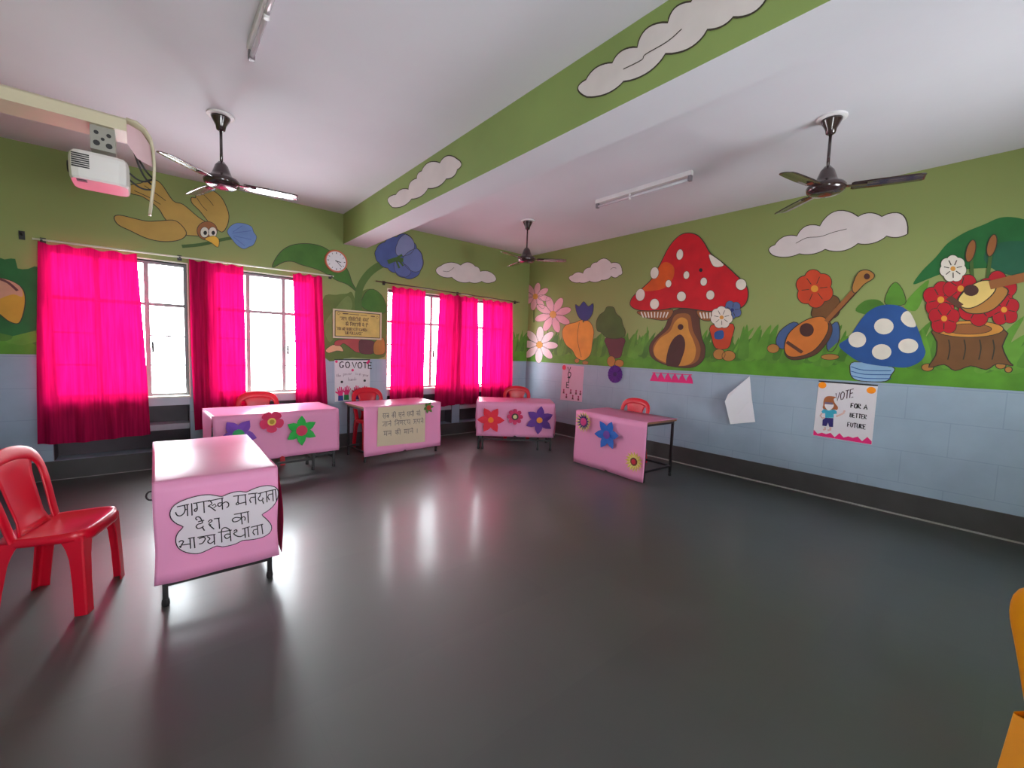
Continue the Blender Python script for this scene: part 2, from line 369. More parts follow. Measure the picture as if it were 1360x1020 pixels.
# ---------------------------------------------------------------- murals
FW = Flat((0, YW, 0), (1, 0, 0), (0, 0, 1))                 # far wall: u = x, v = z; faces -y
FR = Flat((XR, 0, 0), (0, -1, 0), (0, 0, 1))                # right wall: u = -y; faces -x
FB = Flat((BX0, 0, 0), (0, -1, 0), (0, 0, 1))               # beam's side
def pm(name, c, var=.08): return mat(name+'_paint', c, .55, var, 5, spec=.35)
G_LAWN = pm('lawn', (88, 146, 42), .2); G_BLADE = [pm('grass_dark', (76, 122, 44), .2), pm('grass_mid', (86, 136, 48), .2), pm('grass_light', (98, 150, 52), .2)]
G_LEAF = pm('leaf', (70, 116, 42), .15); G_DEEP = pm('deep_leaf', (38, 104, 52), .15)
def lawn(F, u0, u1, top, seed, name, parent):
    R = random.Random(seed); p = Paint(F, .0015, .0005)
    n = 40; pts = [(u0, DADO)] + [(u1, DADO)] + [(u1+(u0-u1)*k/n, top + .03*math.sin(k*1.7)) for k in range(n+1)]
    p.poly(pts, G_LAWN, 0, px=False)
    u = u0 + .03
    R2 = random.Random(seed+50); back = [(u1, top-.02), (u0, top-.02)]; k = u0; up = True
    while k < u1:
        back.append((k, top + (R2.uniform(.2, .3) if up else R2.uniform(.1, .17)))); k += R2.uniform(.03, .07); up = not up
    back.append((u1, top+.12)); p.poly(back, G_BLADE[1], .5, px=False)
    while u < u1-.03:
        h = R.uniform(.22, .42); w = R.uniform(.07, .13); le = R.uniform(-.04, .2); z0 = top - R.uniform(.0, .06)
        ux = min(max(u+le, u0), u1)
        p.poly([(max(u-w/2, u0), z0), (min(u+w/2, u1), z0), (min(u+w*.35+le*.45, u1), z0+h*.55), (ux, z0+h), (max(u-w*.25+le*.3, u0), z0+h*.55)], R.choice(G_BLADE), R.choice((1, 2, 3)) + R.random()*.8, px=False, sm=3)
        u += R.uniform(.022, .045)
    return p.build(name, parent)
lawn(FR, -6.15, .95, 1.47, 3, 'painted_grass', wall_right)
lawn(FW, 5.10, 5.485, 1.50, 5, 'painted_grass', wall_far)
lawn(FW, -1.145, -.82, 1.42, 6, 'painted_grass', wall_far)
def cloud(F, pts, name, parent, swirl=None, k=5):
    p = Paint(F); p.poly(pts, M_LEAFCLOUD, 0, sm=k, line=M_LINE, lw=.009)
    if swirl: p.line(swirl, .006, M_LINE, 2, sm=4)
    return p.build(name, parent)
C5 = lambda pts: crop(pts, 640, 280, 3.778)
C6 = lambda pts: crop(pts, 960, 260, 3.4)
C4 = lambda pts: crop(pts, 350, 290, 3.4)
C1 = lambda pts: crop(pts, 0, 80, 3.0)
C2 = lambda pts: crop(pts, 0, 300, 3.1875)
CB = lambda pts: crop(pts, 440, 0, 2.0606)
def scallop(pts, bul, n=9):
    ar = sum(pts[i-1][0]*pts[i][1]-pts[i][0]*pts[i-1][1] for i in range(len(pts))); sg = 1 if ar > 0 else -1; out = []
    for i, a in enumerate(pts):
        c = pts[(i+1) % len(pts)]; dx, dy = c[0]-a[0], c[1]-a[1]; bb = bul[i % len(bul)] if isinstance(bul, (list, tuple)) else bul
        for k in range(n):
            t = k/n; h = bb*math.sin(PI*t)**.8; out.append((a[0]+dx*t + sg*dy*h, a[1]+dy*t - sg*dx*h))
    return out
cloud(FR, scallop(C5([(450,354),(456,322),(508,314),(545,284),(578,258),(650,262),(704,300),(690,324),(650,328),(602,347),(540,352),(490,360)]), (.5,.2,.2,.2,.3,.3,.3,.25,.15,.15,.12,.1)), 'painted_cloud', wall_right, C5([(645,295),(660,285),(675,288)]), 0)
cloud(FR, scallop(C6([(228,270),(235,222),(335,182),(438,137),(612,94),(718,94),(835,172),(740,182),(610,216),(462,242),(345,262)]), (.5,.18,.22,.27,.16,.42,.12,.12,.14,.1,.1)), 'painted_cloud', wall_right, C6([(330,215),(380,190),(440,185),(500,165),(560,150)]), 0)
cloud(FW, scallop(C4([(795,258),(800,214),(890,212),(955,216),(978,240),(1042,256),(1030,290),(985,284),(930,288),(850,266)]), (.45,.16,.25,.2,.15,.4,.12,.12,.14,.1)), 'painted_cloud', wall_far, C4([(810,238),(835,240),(860,222)]), 0)
cloud(FB, scallop(CB([(168,568),(178,532),(212,518),(235,488),(248,468),(298,446),(345,435),(345,465),(315,490),(265,516),(220,545)]), (.5,.2,.2,.2,.25,.3,.4,.2,.15,.15,.15)), 'painted_cloud', beam, None, 0)
cloud(FB, scallop(CB([(700,266),(698,218),(770,172),(838,130),(922,62),(985,5),(1060,-45),(1180,-70),(1190,0),(1100,48),(1030,82),(915,148),(800,224)]), (.5,.15,.18,.22,.2,.15,.2,.4,.15,.12,.15,.12,.12)), 'painted_cloud', beam, CB([(800,190),(850,165),(860,150),(920,115),(960,80)]), 0)
# big red toadstool with a door
RED = pm('mushroom_red', (196, 24, 36), .12); ORG = pm('mushroom_orange', (206, 84, 26), .15); IV = pm('ivory', (222, 214, 200)); BRN = pm('brown', (98, 62, 48)); TAN = pm('tan', (206, 142, 62), .12); DBR = pm('dark_brown', (78, 48, 44)); MBR = pm('mid_brown', (150, 94, 52))
p = Paint(FR, .004)
p.poly(C5([(950,510),(1000,490),(1060,492),(1090,520),(1095,580),(1105,640),(1122,690),(1110,750),(1060,785),(980,785),(900,765),(850,730),(842,680),(870,635),(915,590),(935,545)]), BRN, 0, sm=4, line=M_LINE)
p.poly(C5([(965,530),(1000,515),(1045,525),(1060,600),(1090,660),(1098,705),(1080,755),(1020,778),(940,772),(880,745),(858,690),(885,640),(940,590)]), MBR, 2, sm=4)
p.poly(C5([(968,560),(1000,535),(1032,550),(1040,600),(1062,650),(1075,700),(1060,755),(1010,778),(940,768),(875,735),(865,690),(895,640),(945,605)]), TAN, 3, sm=4)
p.poly(C5([(925,772),(935,700),(960,645),(995,620),(1018,645),(1020,690),(1005,740),(985,782),(955,780)]), DBR, 4, sm=3)
p.ell(*C5([(998,583)])[0], 3.8, 3.9, DBR, 4)
p.poly(C5([(780,505),(870,500),(960,496),(930,548),(850,542),(805,528)]), MBR, 2, sm=3, line=M_LINE)
p.poly(C5([(1080,500),(1160,505),(1155,550),(1100,545)]), MBR, 2, sm=3, line=M_LINE)
for k in range(9): p.line(C5([(800+k*17,508),(812+k*14,536)]), .02, IV, 4)
for k in range(4): p.line(C5([(1095+k*17,510),(1105+k*14,540)]), .02, IV, 4)
p.poly(C5([(745,470),(760,430),(810,385),(855,340),(895,270),(930,200),(965,150),(1005,118),(1050,112),(1090,128),(1120,165),(1150,215),(1215,265),(1275,320),(1325,370),(1338,420),(1325,465),(1290,492),(1230,500),(1150,505),(1080,497),(1030,490),(960,488),(900,498),(830,502),(775,495)]), RED, 5, sm=4, line=M_LINE, lw=.012)
p.poly(C5([(805,400),(850,350),(895,275),(930,258),(965,285),(960,340),(920,385),(870,400)]), ORG, 6, sm=4)
for x, y, rx, ry in [(995,220,17,27),(868,312,21,30),(938,366,15,19),(1028,323,15,20),(1115,356,17,21),(797,422,23,31),(868,468,23,27),(1003,430,23,25),(1148,423,21,24),(1302,370,27,28)]:
    q = C5([(x, y)])[0]; p.ell(q[0], q[1], rx/3.778, ry/3.778, IV, 7, rot=.15, line=M_LINE, lw=.005)
p.poly(C5([(1142,232),(1150,220),(1215,268),(1190,283),(1160,275)]), IV, 7, sm=3, line=M_LINE, lw=.005)
p.ell(*C5([(1100,298)])[0], 2.4, 2.6, M_INK, 7)
p.build('painted_toadstool', wall_right)
# blue toadstool
BLU = pm('mushroom_blue', (44, 84, 146), .1); PBL = pm('pale_blue', (140, 176, 208)); 
p = Paint(FR, .004)
p.poly(C6([(595,750),(765,772),(760,810),(735,838),(640,838),(590,825),(575,790)]), PBL, 0, sm=4, line=M_LINE)
for k in range(3): p.line(C6([(580,772+k*20),(640,788+k*18),(760,790+k*18)]), .008, BLU, 2, sm=4)
p.poly(C6([(525,675),(570,640),(610,580),(650,530),(700,500),(760,492),(815,505),(855,545),(885,610),(905,670),(915,710),(890,750),(830,775),(760,772),(690,765),(620,750),(570,720)]), BLU, 3, sm=4)
for x, y, rx, ry in [(608,650,40,35),(728,590,44,36),(718,705,44,35),(838,678,45,33)]:
    q = C6([(x, y)])[0]; p.ell(q[0], q[1], rx/3.4, ry/3.4, IV, 5)
p.poly(C6([(805,560),(815,530),(840,522),(862,555),(872,590),(835,590)]), IV, 5, sm=3)
p.build('painted_toadstool', wall_right)
# leafy bush and leaves at the near end of the mural
p = Paint(FR, .0035)
p.poly(C6([(860,400),(900,340),(960,280),(1010,220),(1060,185),(1110,158),(1180,130),(1250,100),(1320,98),(1400,120),(1500,170),(1560,260),(1560,400),(1460,360),(1300,330),(1120,330),(1000,350),(930,375)]), G_DEEP, 0, sm=4)
p.poly(C6([(1180,290),(1210,230),(1300,205),(1420,220),(1500,300),(1400,360),(1260,350)]), pm('shade_leaf', (36, 92, 66), .12), 1, sm=4)
p.poly(C6([(735,490),(745,430),(780,390),(815,430),(822,490)]), G_BLADE[1], 0, sm=4, line=M_LINE, lw=.005)
p.poly(C6([(820,500),(850,450),(930,380),(905,460),(870,520)]), G_BLADE[2], 0, sm=4)
p.poly(C6([(600,520),(640,475),(700,470),(730,500),(690,540)]), G_BLADE[0], 0, sm=4)
p.build('painted_bush', wall_right)
# daisies by the corner
PET = pm('daisy_pink', (226, 166, 176)); PETW = pm('daisy_white', (236, 214, 214)); EYE_Y = pm('daisy_eye', (212, 150, 70)); STM = pm('stem', (70, 98, 46))
def daisy(cx, cy, r, pm_, rot, sq=1.0, stem=None):
    p = Paint(FR, .004)
    if stem: p.line(stem, .03, STM, 0, sm=4)
    for k in range(8):
        a = rot + 2*PI*k/8; d = r*.58
        p.ell(cx+math.cos(a)*d, cy+math.sin(a)*d*sq, r*.42, r*.2, pm_, 1+(k % 2)*.5, rot=a, n=16, line=M_LINE, lw=.005)
    p.ell(cx, cy, r*.17, r*.19, EYE_Y, 4)
    return p.build('painted_daisy', wall_right)
q = C5([(270,430),(358,520),(290,672)])
daisy(*q[0], 20, PET, .2, .9, C5([(268,440),(262,500),(262,560)])); daisy(*q[1], 25, PET, .5); daisy(*q[2], 24.5, PETW, .05)
# plain garden shapes standing along the mural
GLD = pm('gold', (222, 150, 54), .1); NVY = pm('navy', (48, 58, 118)); OLV = pm('olive', (76, 100, 46), .12); MAR = pm('maroon', (104, 56, 62), .1); OCH = pm('ochre', (176, 122, 60), .1); RRD = pm('rust', (198, 70, 40), .1); PEA = pm('peach', (226, 172, 132)); CRM = pm('crimson', (182, 28, 42), .1); SND = pm('sand', (228, 196, 116), .1); LBR = pm('log_brown', (116, 78, 46), .12)
def stones(p, pts, m, layer=0):
    for cx, cy, rx, ry in pts: p.ell(cx, cy, rx, ry, m, layer, line=M_LINE, lw=.006)
def poppy(p, cx, cy, r, m, layer, n=5, rot=.3, heart=None):
    ps = [(cx+.52*r*math.cos(rot+2*PI*k/n), cy+.52*r*math.sin(rot+2*PI*k/n), rot+2*PI*k/n) for k in range(n)]
    for x, y, a in ps: p.ell(x, y, r*.57, r*.53, M_LINE, layer, rot=a)
    for x, y, a in ps: p.ell(x, y, r*.53, r*.49, m, layer+.4, rot=a)
    p.ell(cx, cy, r*.6, r*.56, m, layer+.45)
    for x, y, a in ps: p.line([(cx+.3*r*math.cos(a+PI/n), cy+.3*r*math.sin(a+PI/n)), (cx+.72*r*math.cos(a+PI/n), cy+.72*r*math.sin(a+PI/n))], .007, M_LINE, layer+.6)
    p.ell(cx, cy, r*.2, r*.19, heart or GLD, layer+.9)
def bulrush(p, a, c, layer):
    p.line(C6([a, c]), .022, STM, layer); q = C6([c])[0]; p.ell(q[0], q[1], 6, 15, MBR, layer+1, rot=.25, line=M_LINE, lw=.006)
p = Paint(FR, .004)                                             # golden gourd with a blue tulip
p.poly(C5([(405,600),(425,572),(470,560),(500,548),(540,555),(562,600),(556,660),(545,720),(510,750),(475,735),(455,700),(425,675),(408,640)]), GLD, 0, sm=4, line=M_LINE)
p.line(C5([(490,560),(480,640),(500,735)]), .008, M_LINE, 2, sm=4)
p.line(C5([(510,560),(512,520),(515,500)]), .03, STM, 0, sm=3)
p.poly(C5([(470,470),(490,480),(512,455),(535,480),(560,465),(556,515),(530,550),(498,545),(478,515)]), NVY, 2, sm=3, line=M_LINE)
q = C5([(478,752),(520,762)]); stones(p, [(q[0][0], q[0][1], 3, 3), (q[1][0], q[1][1], 4, 2.5)], OCH, 1)
p.build('painted_gourd', wall_right)
p = Paint(FR, .004)                                             # shrub in a maroon pot
p.poly(C5([(620,640),(715,640),(708,690),(695,735),(650,735),(632,690)]), MAR, 0, sm=3, line=M_LINE)
p.poly(C5([(575,560),(590,525),(615,505),(630,482),(662,485),(675,515),(700,540),(708,570),(722,610),(705,635),(665,642),(625,635),(600,610),(580,600)]), OLV, 2, sm=4, line=M_LINE)
q = C5([(650,755),(690,765)]); stones(p, [(q[0][0], q[0][1], 5.5, 7), (q[1][0], q[1][1], 6, 5)], OCH, 1)
p.build('painted_shrub', wall_right)
p = Paint(FR, .006)                                             # small flowerpot under the toadstool cap
p.poly(C5([(1150,575),(1262,568),(1255,640),(1235,690),(1175,690),(1155,640)]), RRD, 0, sm=3, line=M_LINE)
q = C5([(1205,535), (1258,498)]); poppy(p, q[0][0], q[0][1], 14, IV, 7, 7, .2, EYE_Y); poppy(p, q[1][0], q[1][1], 12, pm('slate_blue', (84, 104, 148)), 6, 5, .5, NVY)
p.poly(C5([(1170,610),(1210,600),(1212,640),(1172,642)]), BLU, 2, sm=3)
q = C5([(1192,720),(1240,728)]); stones(p, [(q[0][0], q[0][1], 8, 7), (q[1][0], q[1][1], 9, 7)], OCH, 1)
p.build('painted_flowerpot', wall_right)
p = Paint(FR, .004)                                             # a lute leaning in the grass
p.poly(C6([(240,660),(260,610),(320,570),(350,600),(300,680),(260,690)]), pm('dusk_blue', (72, 96, 140)), 0, sm=3, line=M_LINE)
p.poly(C6([(480,600),(520,570),(528,640),(500,700),(470,690)]), pm('dusk_blue', (72, 96, 140)), 0, sm=3, line=M_LINE)
p.poly(C6([(430,470),(500,450),(530,480),(520,540),(460,560),(400,540)]), LBR, 1, sm=4, line=M_LINE)
q = C6([(415,420)])[0]; poppy(p, q[0], q[1], 24, RRD, 2, 6, .4, GLD)
stones(p, [C6([(228,690)])[0]+(8,6), C6([(485,728)])[0]+(12,4)], OCH, 1)
p.poly(C6([(285,650),(310,610),(370,570),(430,550),(475,560),(495,600),(480,650),(430,710),(370,735),(310,740),(280,710)]), BRN, 5, sm=4, line=M_LINE)
p.poly(C6([(290,640),(320,600),(380,560),(440,545),(470,560),(478,600),(455,650),(410,700),(350,725),(300,725),(280,695)]), pm('lute_orange', (206, 118, 52), .1), 7, sm=4, line=M_LINE)
p.ell(*C6([(380,606)])[0], 9.5, 9, DBR, 9)
p.line(C6([(290,660),(360,708)]), .035, BRN, 9)
p.line(C6([(470,570),(560,470),(600,425),(640,375)]), .055, MBR, 8, sm=3)
p.line(C6([(480,572),(570,475),(610,430),(650,380)]), .012, DBR, 9, sm=3)
p.poly(C6([(585,415),(610,350),(650,335),(683,352),(680,375),(640,400),(600,440)]), OCH, 9, sm=3, line=M_LINE)
p.ell(*C6([(652,365)])[0], 4, 4, DBR, 11)
p.build('painted_lute', wall_right)
p = Paint(FR, .005)                                             # tree stump with red blossom and a mandolin
for x, y, rx, ry in ((925,775,8,5),(1255,765,7,5),(1290,785,5,4)): stones(p, [C6([(x,y)])[0]+(rx,ry)], OCH, 1)
p.poly(C6([(960,600),(1265,600),(1262,680),(1290,745),(1310,768),(1240,758),(1190,785),(1120,768),(1050,790),(1000,762),(930,775),(962,720),(968,660)]), LBR, 2, sm=3, line=M_LINE)
q = C6([(1112,602)])[0]; p.ell(q[0], q[1], 46, 11, TAN, 3, line=M_LINE); p.ell(q[0], q[1], 30, 7, MBR, 4, line=M_LINE, lw=.005)
for x in (1020,1090,1160,1220): p.line(C6([(x,650),(x+6,690),(x-4,740)]), .008, M_LINE, 4, sm=3)
bulrush(p, (1130,420), (1120,250), 5); bulrush(p, (1190,420), (1215,225), 5)
for x, y, r in ((985,470,23), (1240,430,25), (1150,500,25), (1270,515,20), (1000,555,20), (1075,420,22)):
    q = C6([(x, y)])[0]; poppy(p, q[0], q[1], r, CRM, 5+.9*(x % 7)/7, 5, x)
q = C6([(1040,330)])[0]; poppy(p, q[0], q[1], 17, IV, 8, 7, .2, EYE_Y)
p.poly(C6([(1060,470),(1100,420),(1170,390),(1230,400),(1290,430),(1240,500),(1180,530),(1110,530),(1070,500)]), OCH, 10, sm=4, line=M_LINE)
p.poly(C6([(1065,465),(1110,415),(1170,385),(1225,390),(1230,430),(1180,480),(1120,508),(1075,500)]), SND, 12, sm=4, line=M_LINE)
p.ell(*C6([(1122,428)])[0], 10, 7.5, DBR, 14)
p.line(C6([(1205,405),(1320,378),(1400,360),(1470,345)]), .075, MBR, 13)
p.line(C6([(1020,460),(1075,500)]), .045, BRN, 13)
p.build('painted_stump', wall_right)
# far wall: bird, tall blue flower, tulip
VIO0 = pm('corn_shade', (84, 108, 168)); OCB = pm('bird_ochre', (182, 148, 72), .1); CRN = pm('corn_blue', (106, 136, 190), .1); BYE = pm('beak', (226, 176, 60))
p = Paint(FW, .003)
p.poly(C1([(515,500),(560,490),(600,475),(640,490),(690,560),(730,575),(790,625),(840,660),(840,700),(780,700),(720,690),(660,635),(630,590),(570,545),(520,530)]), OCB, 0, sm=4, line=M_LINE)
p.line(C1([(575,500),(620,530),(660,560)]), .007, M_LINE, 2, sm=3); p.line(C1([(535,520),(590,545),(640,575)]), .007, M_LINE, 2, sm=3)
p.poly(C1([(455,625),(480,618),(540,632),(590,642),(640,640),(700,640),(740,680),(735,705),(700,720),(640,722),(580,708),(520,680),(470,655)]), OCB, 3, sm=4, line=M_LINE)
p.poly(C1([(835,650),(795,600),(765,570),(762,548),(780,548),(778,530),(805,530),(810,512),(845,518),(880,545),(900,580),(912,620),(905,660),(885,685),(860,670)]), OCB, 3, sm=4, line=M_LINE)
p.line(C1([(785,550),(805,580),(825,600)]), .006, M_LINE, 5, sm=3); p.line(C1([(805,530),(835,560),(850,580)]), .006, M_LINE, 5, sm=3)
p.ell(*C1([(825,680)])[0], 13.5, 12.5, MBR, 5, line=M_LINE)
for ex in (815, 847):
    q = C1([(ex, 686)])[0]; p.ell(q[0], q[1], 5.6, 7, IV, 7, line=M_LINE, lw=.004); p.ell(q[0]+.8, q[1]+.8, 2.4, 2.8, M_INK, 9)
p.line(C1([(725,742),(800,735),(880,716),(930,708)]), .035, STM, 6, sm=3)
p.poly(C1([(815,712),(850,700),(872,715),(868,746),(842,728)]), BYE, 9, sm=3, line=M_LINE, lw=.005)
p.poly(C1([(905,685),(918,662),(940,650),(965,650),(985,655),(1003,665),(1010,685),(1022,705),(1010,735),(990,745),(970,752),(945,738),(925,715)]), CRN, 8, sm=4, line=M_LINE, lw=.004)
for a, c in (((925,690),(1000,680)),((930,700),(1000,715)),((930,705),(975,740)),((928,685),(965,660))): p.line(C1([a, c]), .006, VIO0, 10)
p.build('painted_bird', wall_far)
VIO = pm('bell_blue', (78, 94, 152), .12); VIL = pm('bell_pale', (132, 138, 178), .1)
p = Paint(FW, .003)
p.poly(C4([(265,372),(330,345),(375,340),(400,335),(425,400),(435,340),(480,318),(530,345),(555,395),(560,500),(545,625),(400,628),(275,628)]), pm('moss_leaf', (98, 116, 52), .12), 0, sm=4)
p.poly(C4([(275,480),(330,400),(380,350),(400,400),(350,480),(300,560)]), pm('sage_leaf', (116, 132, 70), .1), 1, sm=4)
p.poly(C4([(440,390),(460,335),(495,320),(535,350),(555,400),(540,430),(480,420)]), G_LEAF, 1, sm=4, line=M_LINE, lw=.006)
p.poly(C4([(40,222),(55,180),(90,140),(140,118),(210,115),(270,130),(320,165),(360,205),(385,245),(400,290),(425,335),(380,300),(330,280),(290,255),(240,230),(170,210),(130,195),(90,198)]), G_LEAF, 2, sm=4, line=M_LINE)
p.line(C4([(428,415),(428,340),(448,285),(490,235),(550,200),(615,183)]), .10, pm('thick_stem', (84, 112, 50), .1), 4, sm=5)
p.poly(scallop(C4([(505,175),(508,140),(545,108),(600,84),(640,70),(678,110),(690,135),(718,180),(708,235),(680,268),(635,268),(595,246),(560,225),(520,200)]), .14, 6), VIO, 5, line=M_LINE)
p.poly(scallop(C4([(600,165),(603,115),(638,72),(678,108),(672,150),(640,168)]), .12, 6), VIL, 7, line=M_LINE, lw=.006)
p.poly(scallop(C4([(625,185),(690,136),(716,182),(706,236),(672,240)]), .12, 6), pm('bell_mid', (104, 116, 166), .1), 7, line=M_LINE, lw=.006)
p.poly(scallop(C4([(590,195),(640,210),(665,245),(640,266),(596,244)]), .1, 6), pm('bell_low', (90, 104, 160), .1), 7.5, line=M_LINE, lw=.006)
p.line(C4([(560,198),(600,185),(630,190)]), .06, STM, 8, sm=3)
for a, c in (((600,180),(625,165)), ((610,190),(630,215)), ((600,195),(612,225))): p.line(C4([a, c]), .03, STM, 8)
p.build('painted_bellflower', wall_far)
p = Paint(FW, .0045)
p.poly(C4([(280,595),(310,572),(345,575),(360,600),(330,598),(295,608)]), PEA, 0, sm=3, line=M_LINE, lw=.006)
p.poly(C4([(318,570),(340,548),(450,548),(455,600),(420,605),(385,580),(360,565),(345,575)]), pm('clay_red', (176, 74, 74)), 1, sm=3, line=M_LINE, lw=.006)
p.poly(C4([(440,548),(505,560),(500,608),(440,610),(430,575)]), MAR, 2, sm=3, line=M_LINE, lw=.006)
p.poly(C4([(500,560),(540,540),(548,600),(530,615),(498,610)]), OCH, 3, sm=3, line=M_LINE, lw=.006)
p.build('painted_stones', wall_far)
p = Paint(FW, .004)
p.poly(C2([(-60,150),(20,142),(65,140),(75,180),(120,182),(168,176),(172,300),(165,440),(-60,440)]), G_DEEP, 0, sm=2)
p.poly(C2([(-40,225),(0,222),(50,235),(95,265),(108,310),(100,370),(80,412),(40,405),(0,375),(-40,350)]), pm('tulip_yellow', (206, 156, 54), .1), 2, sm=4, line=M_LINE)
p.poly(C2([(-40,225),(0,222),(50,235),(90,262),(95,300),(60,290),(20,300),(-40,320)]), pm('tulip_pink', (206, 150, 128), .1), 3, sm=4)
p.line(C2([(-10,222),(35,240),(75,275)]), .02, MAR, 5, sm=3)
p.build('painted_tulip', wall_far)

# ---------------------------------------------------------------- curtains and rods
def curtain(top, bot, z1, z0, label, seed, pleats, amp=.022):
    R = random.Random(seed); b = MB(); P = []
    NX, NZ = 90, 40
    ph = [R.uniform(0, 6.28) for _ in range(5)]
    for i in range(NZ+1):
        t = i/NZ; z = z1 + (z0-z1)*t; row = []
        xa = top[0]+(bot[0]-top[0])*t; xb = top[1]+(bot[1]-top[1])*t
        for j in range(NX+1):
            s = j/NX
            w = math.sin(s*pleats*2*PI + ph[0] + .5*math.sin(t*3+ph[1])) + .45*math.sin(s*pleats*3.7*PI + ph[2] + t*.8)
            a = amp*(.55+.6*t)
            dz = (.012*math.sin(s*pleats*2*PI+ph[3]) if i == 0 else 0) + (.012*math.sin(s*5+ph[4])*t)
            dx = .012*math.sin(t*4+ph[1])*(s-.5) 
            row.append((xa+(xb-xa)*s + dx, YW-.078 + a*w*.8, z+dz))
        P.append(row)
    b.grid(P, M_CLOTH)
    o = b.build('curtain', None, smooth=True)
    tag(o, label, 'curtain', 'magenta curtains along the windows')
    return o
curtain((-.83, -.114), (-.895, -.055), 2.325, .388, 'wide magenta curtain over the window nearest the projector, hanging lowest', 1, 4)
curtain((.318, .842), (.336, .85), 2.345, .42, 'magenta curtain covering the pier between the two windows behind the front desks', 2, 4)
curtain((1.381, 1.74), (1.42, 1.815), 2.345, .45, 'narrow magenta curtain beside the wall clock, at the end of the white rod', 3, 3)
curtain((2.73, 3.267), (2.70, 3.275), 2.335, .50, 'magenta curtain hanging just to the side of the hands poster, on the brown rod', 4, 4)
curtain((3.509, 4.275), (3.453, 4.334), 2.325, .508, 'magenta curtain in the middle of the brown rod, dark fold down its centre', 5, 5)
curtain((4.355, 5.03), (4.38, 5.085), 2.315, .577, 'magenta curtain nearest the room corner and the painted daisies', 6, 4)
def rod(x0, x1, z0, z1, m, label, br):
    r = empty('curtain_rod', (0, 0, 0), 0, label, 'curtain rod', 'curtain rods')
    b = MB(); b.tube([(x0, YW-.075, z0), (x1, YW-.075, z1)], .009, m); b.build('pole', r, smooth=True)
    for x in br:
        z = z0+(z1-z0)*(x-x0)/(x1-x0)
        b = MB(); b.bar((x, YW-.085, z-.004), (x, YW-.001, z-.004), .016, .014, M_IRON); b.box((x-.02, YW-.006, z-.03), (x+.02, YW, z+.03), M_IRON); b.build('bracket', r)
    return r
rod(-.86, 1.885, 2.352, 2.372, M_CREAM, 'thin white curtain rod over the two windows beside the projector', (-.80, .24, 1.86))
rod(2.47, 5.20, 2.385, 2.345, mat('brown_rod', (84, 56, 44), .4), 'thin brown curtain rod over the two windows nearest the corner', (2.62, 3.9, 5.15))
b = MB(); b.box((-.955, YW-.008, 2.34), (-.915, YW, 2.42), M_IRON); b.bar((-.935, YW-.006, 2.385), (-.935, YW-.05, 2.395), .014, .014, M_IRON)
tag(b.build('wall_hook'), 'small dark iron hook on green wall beside the curtain rod end', 'hook')

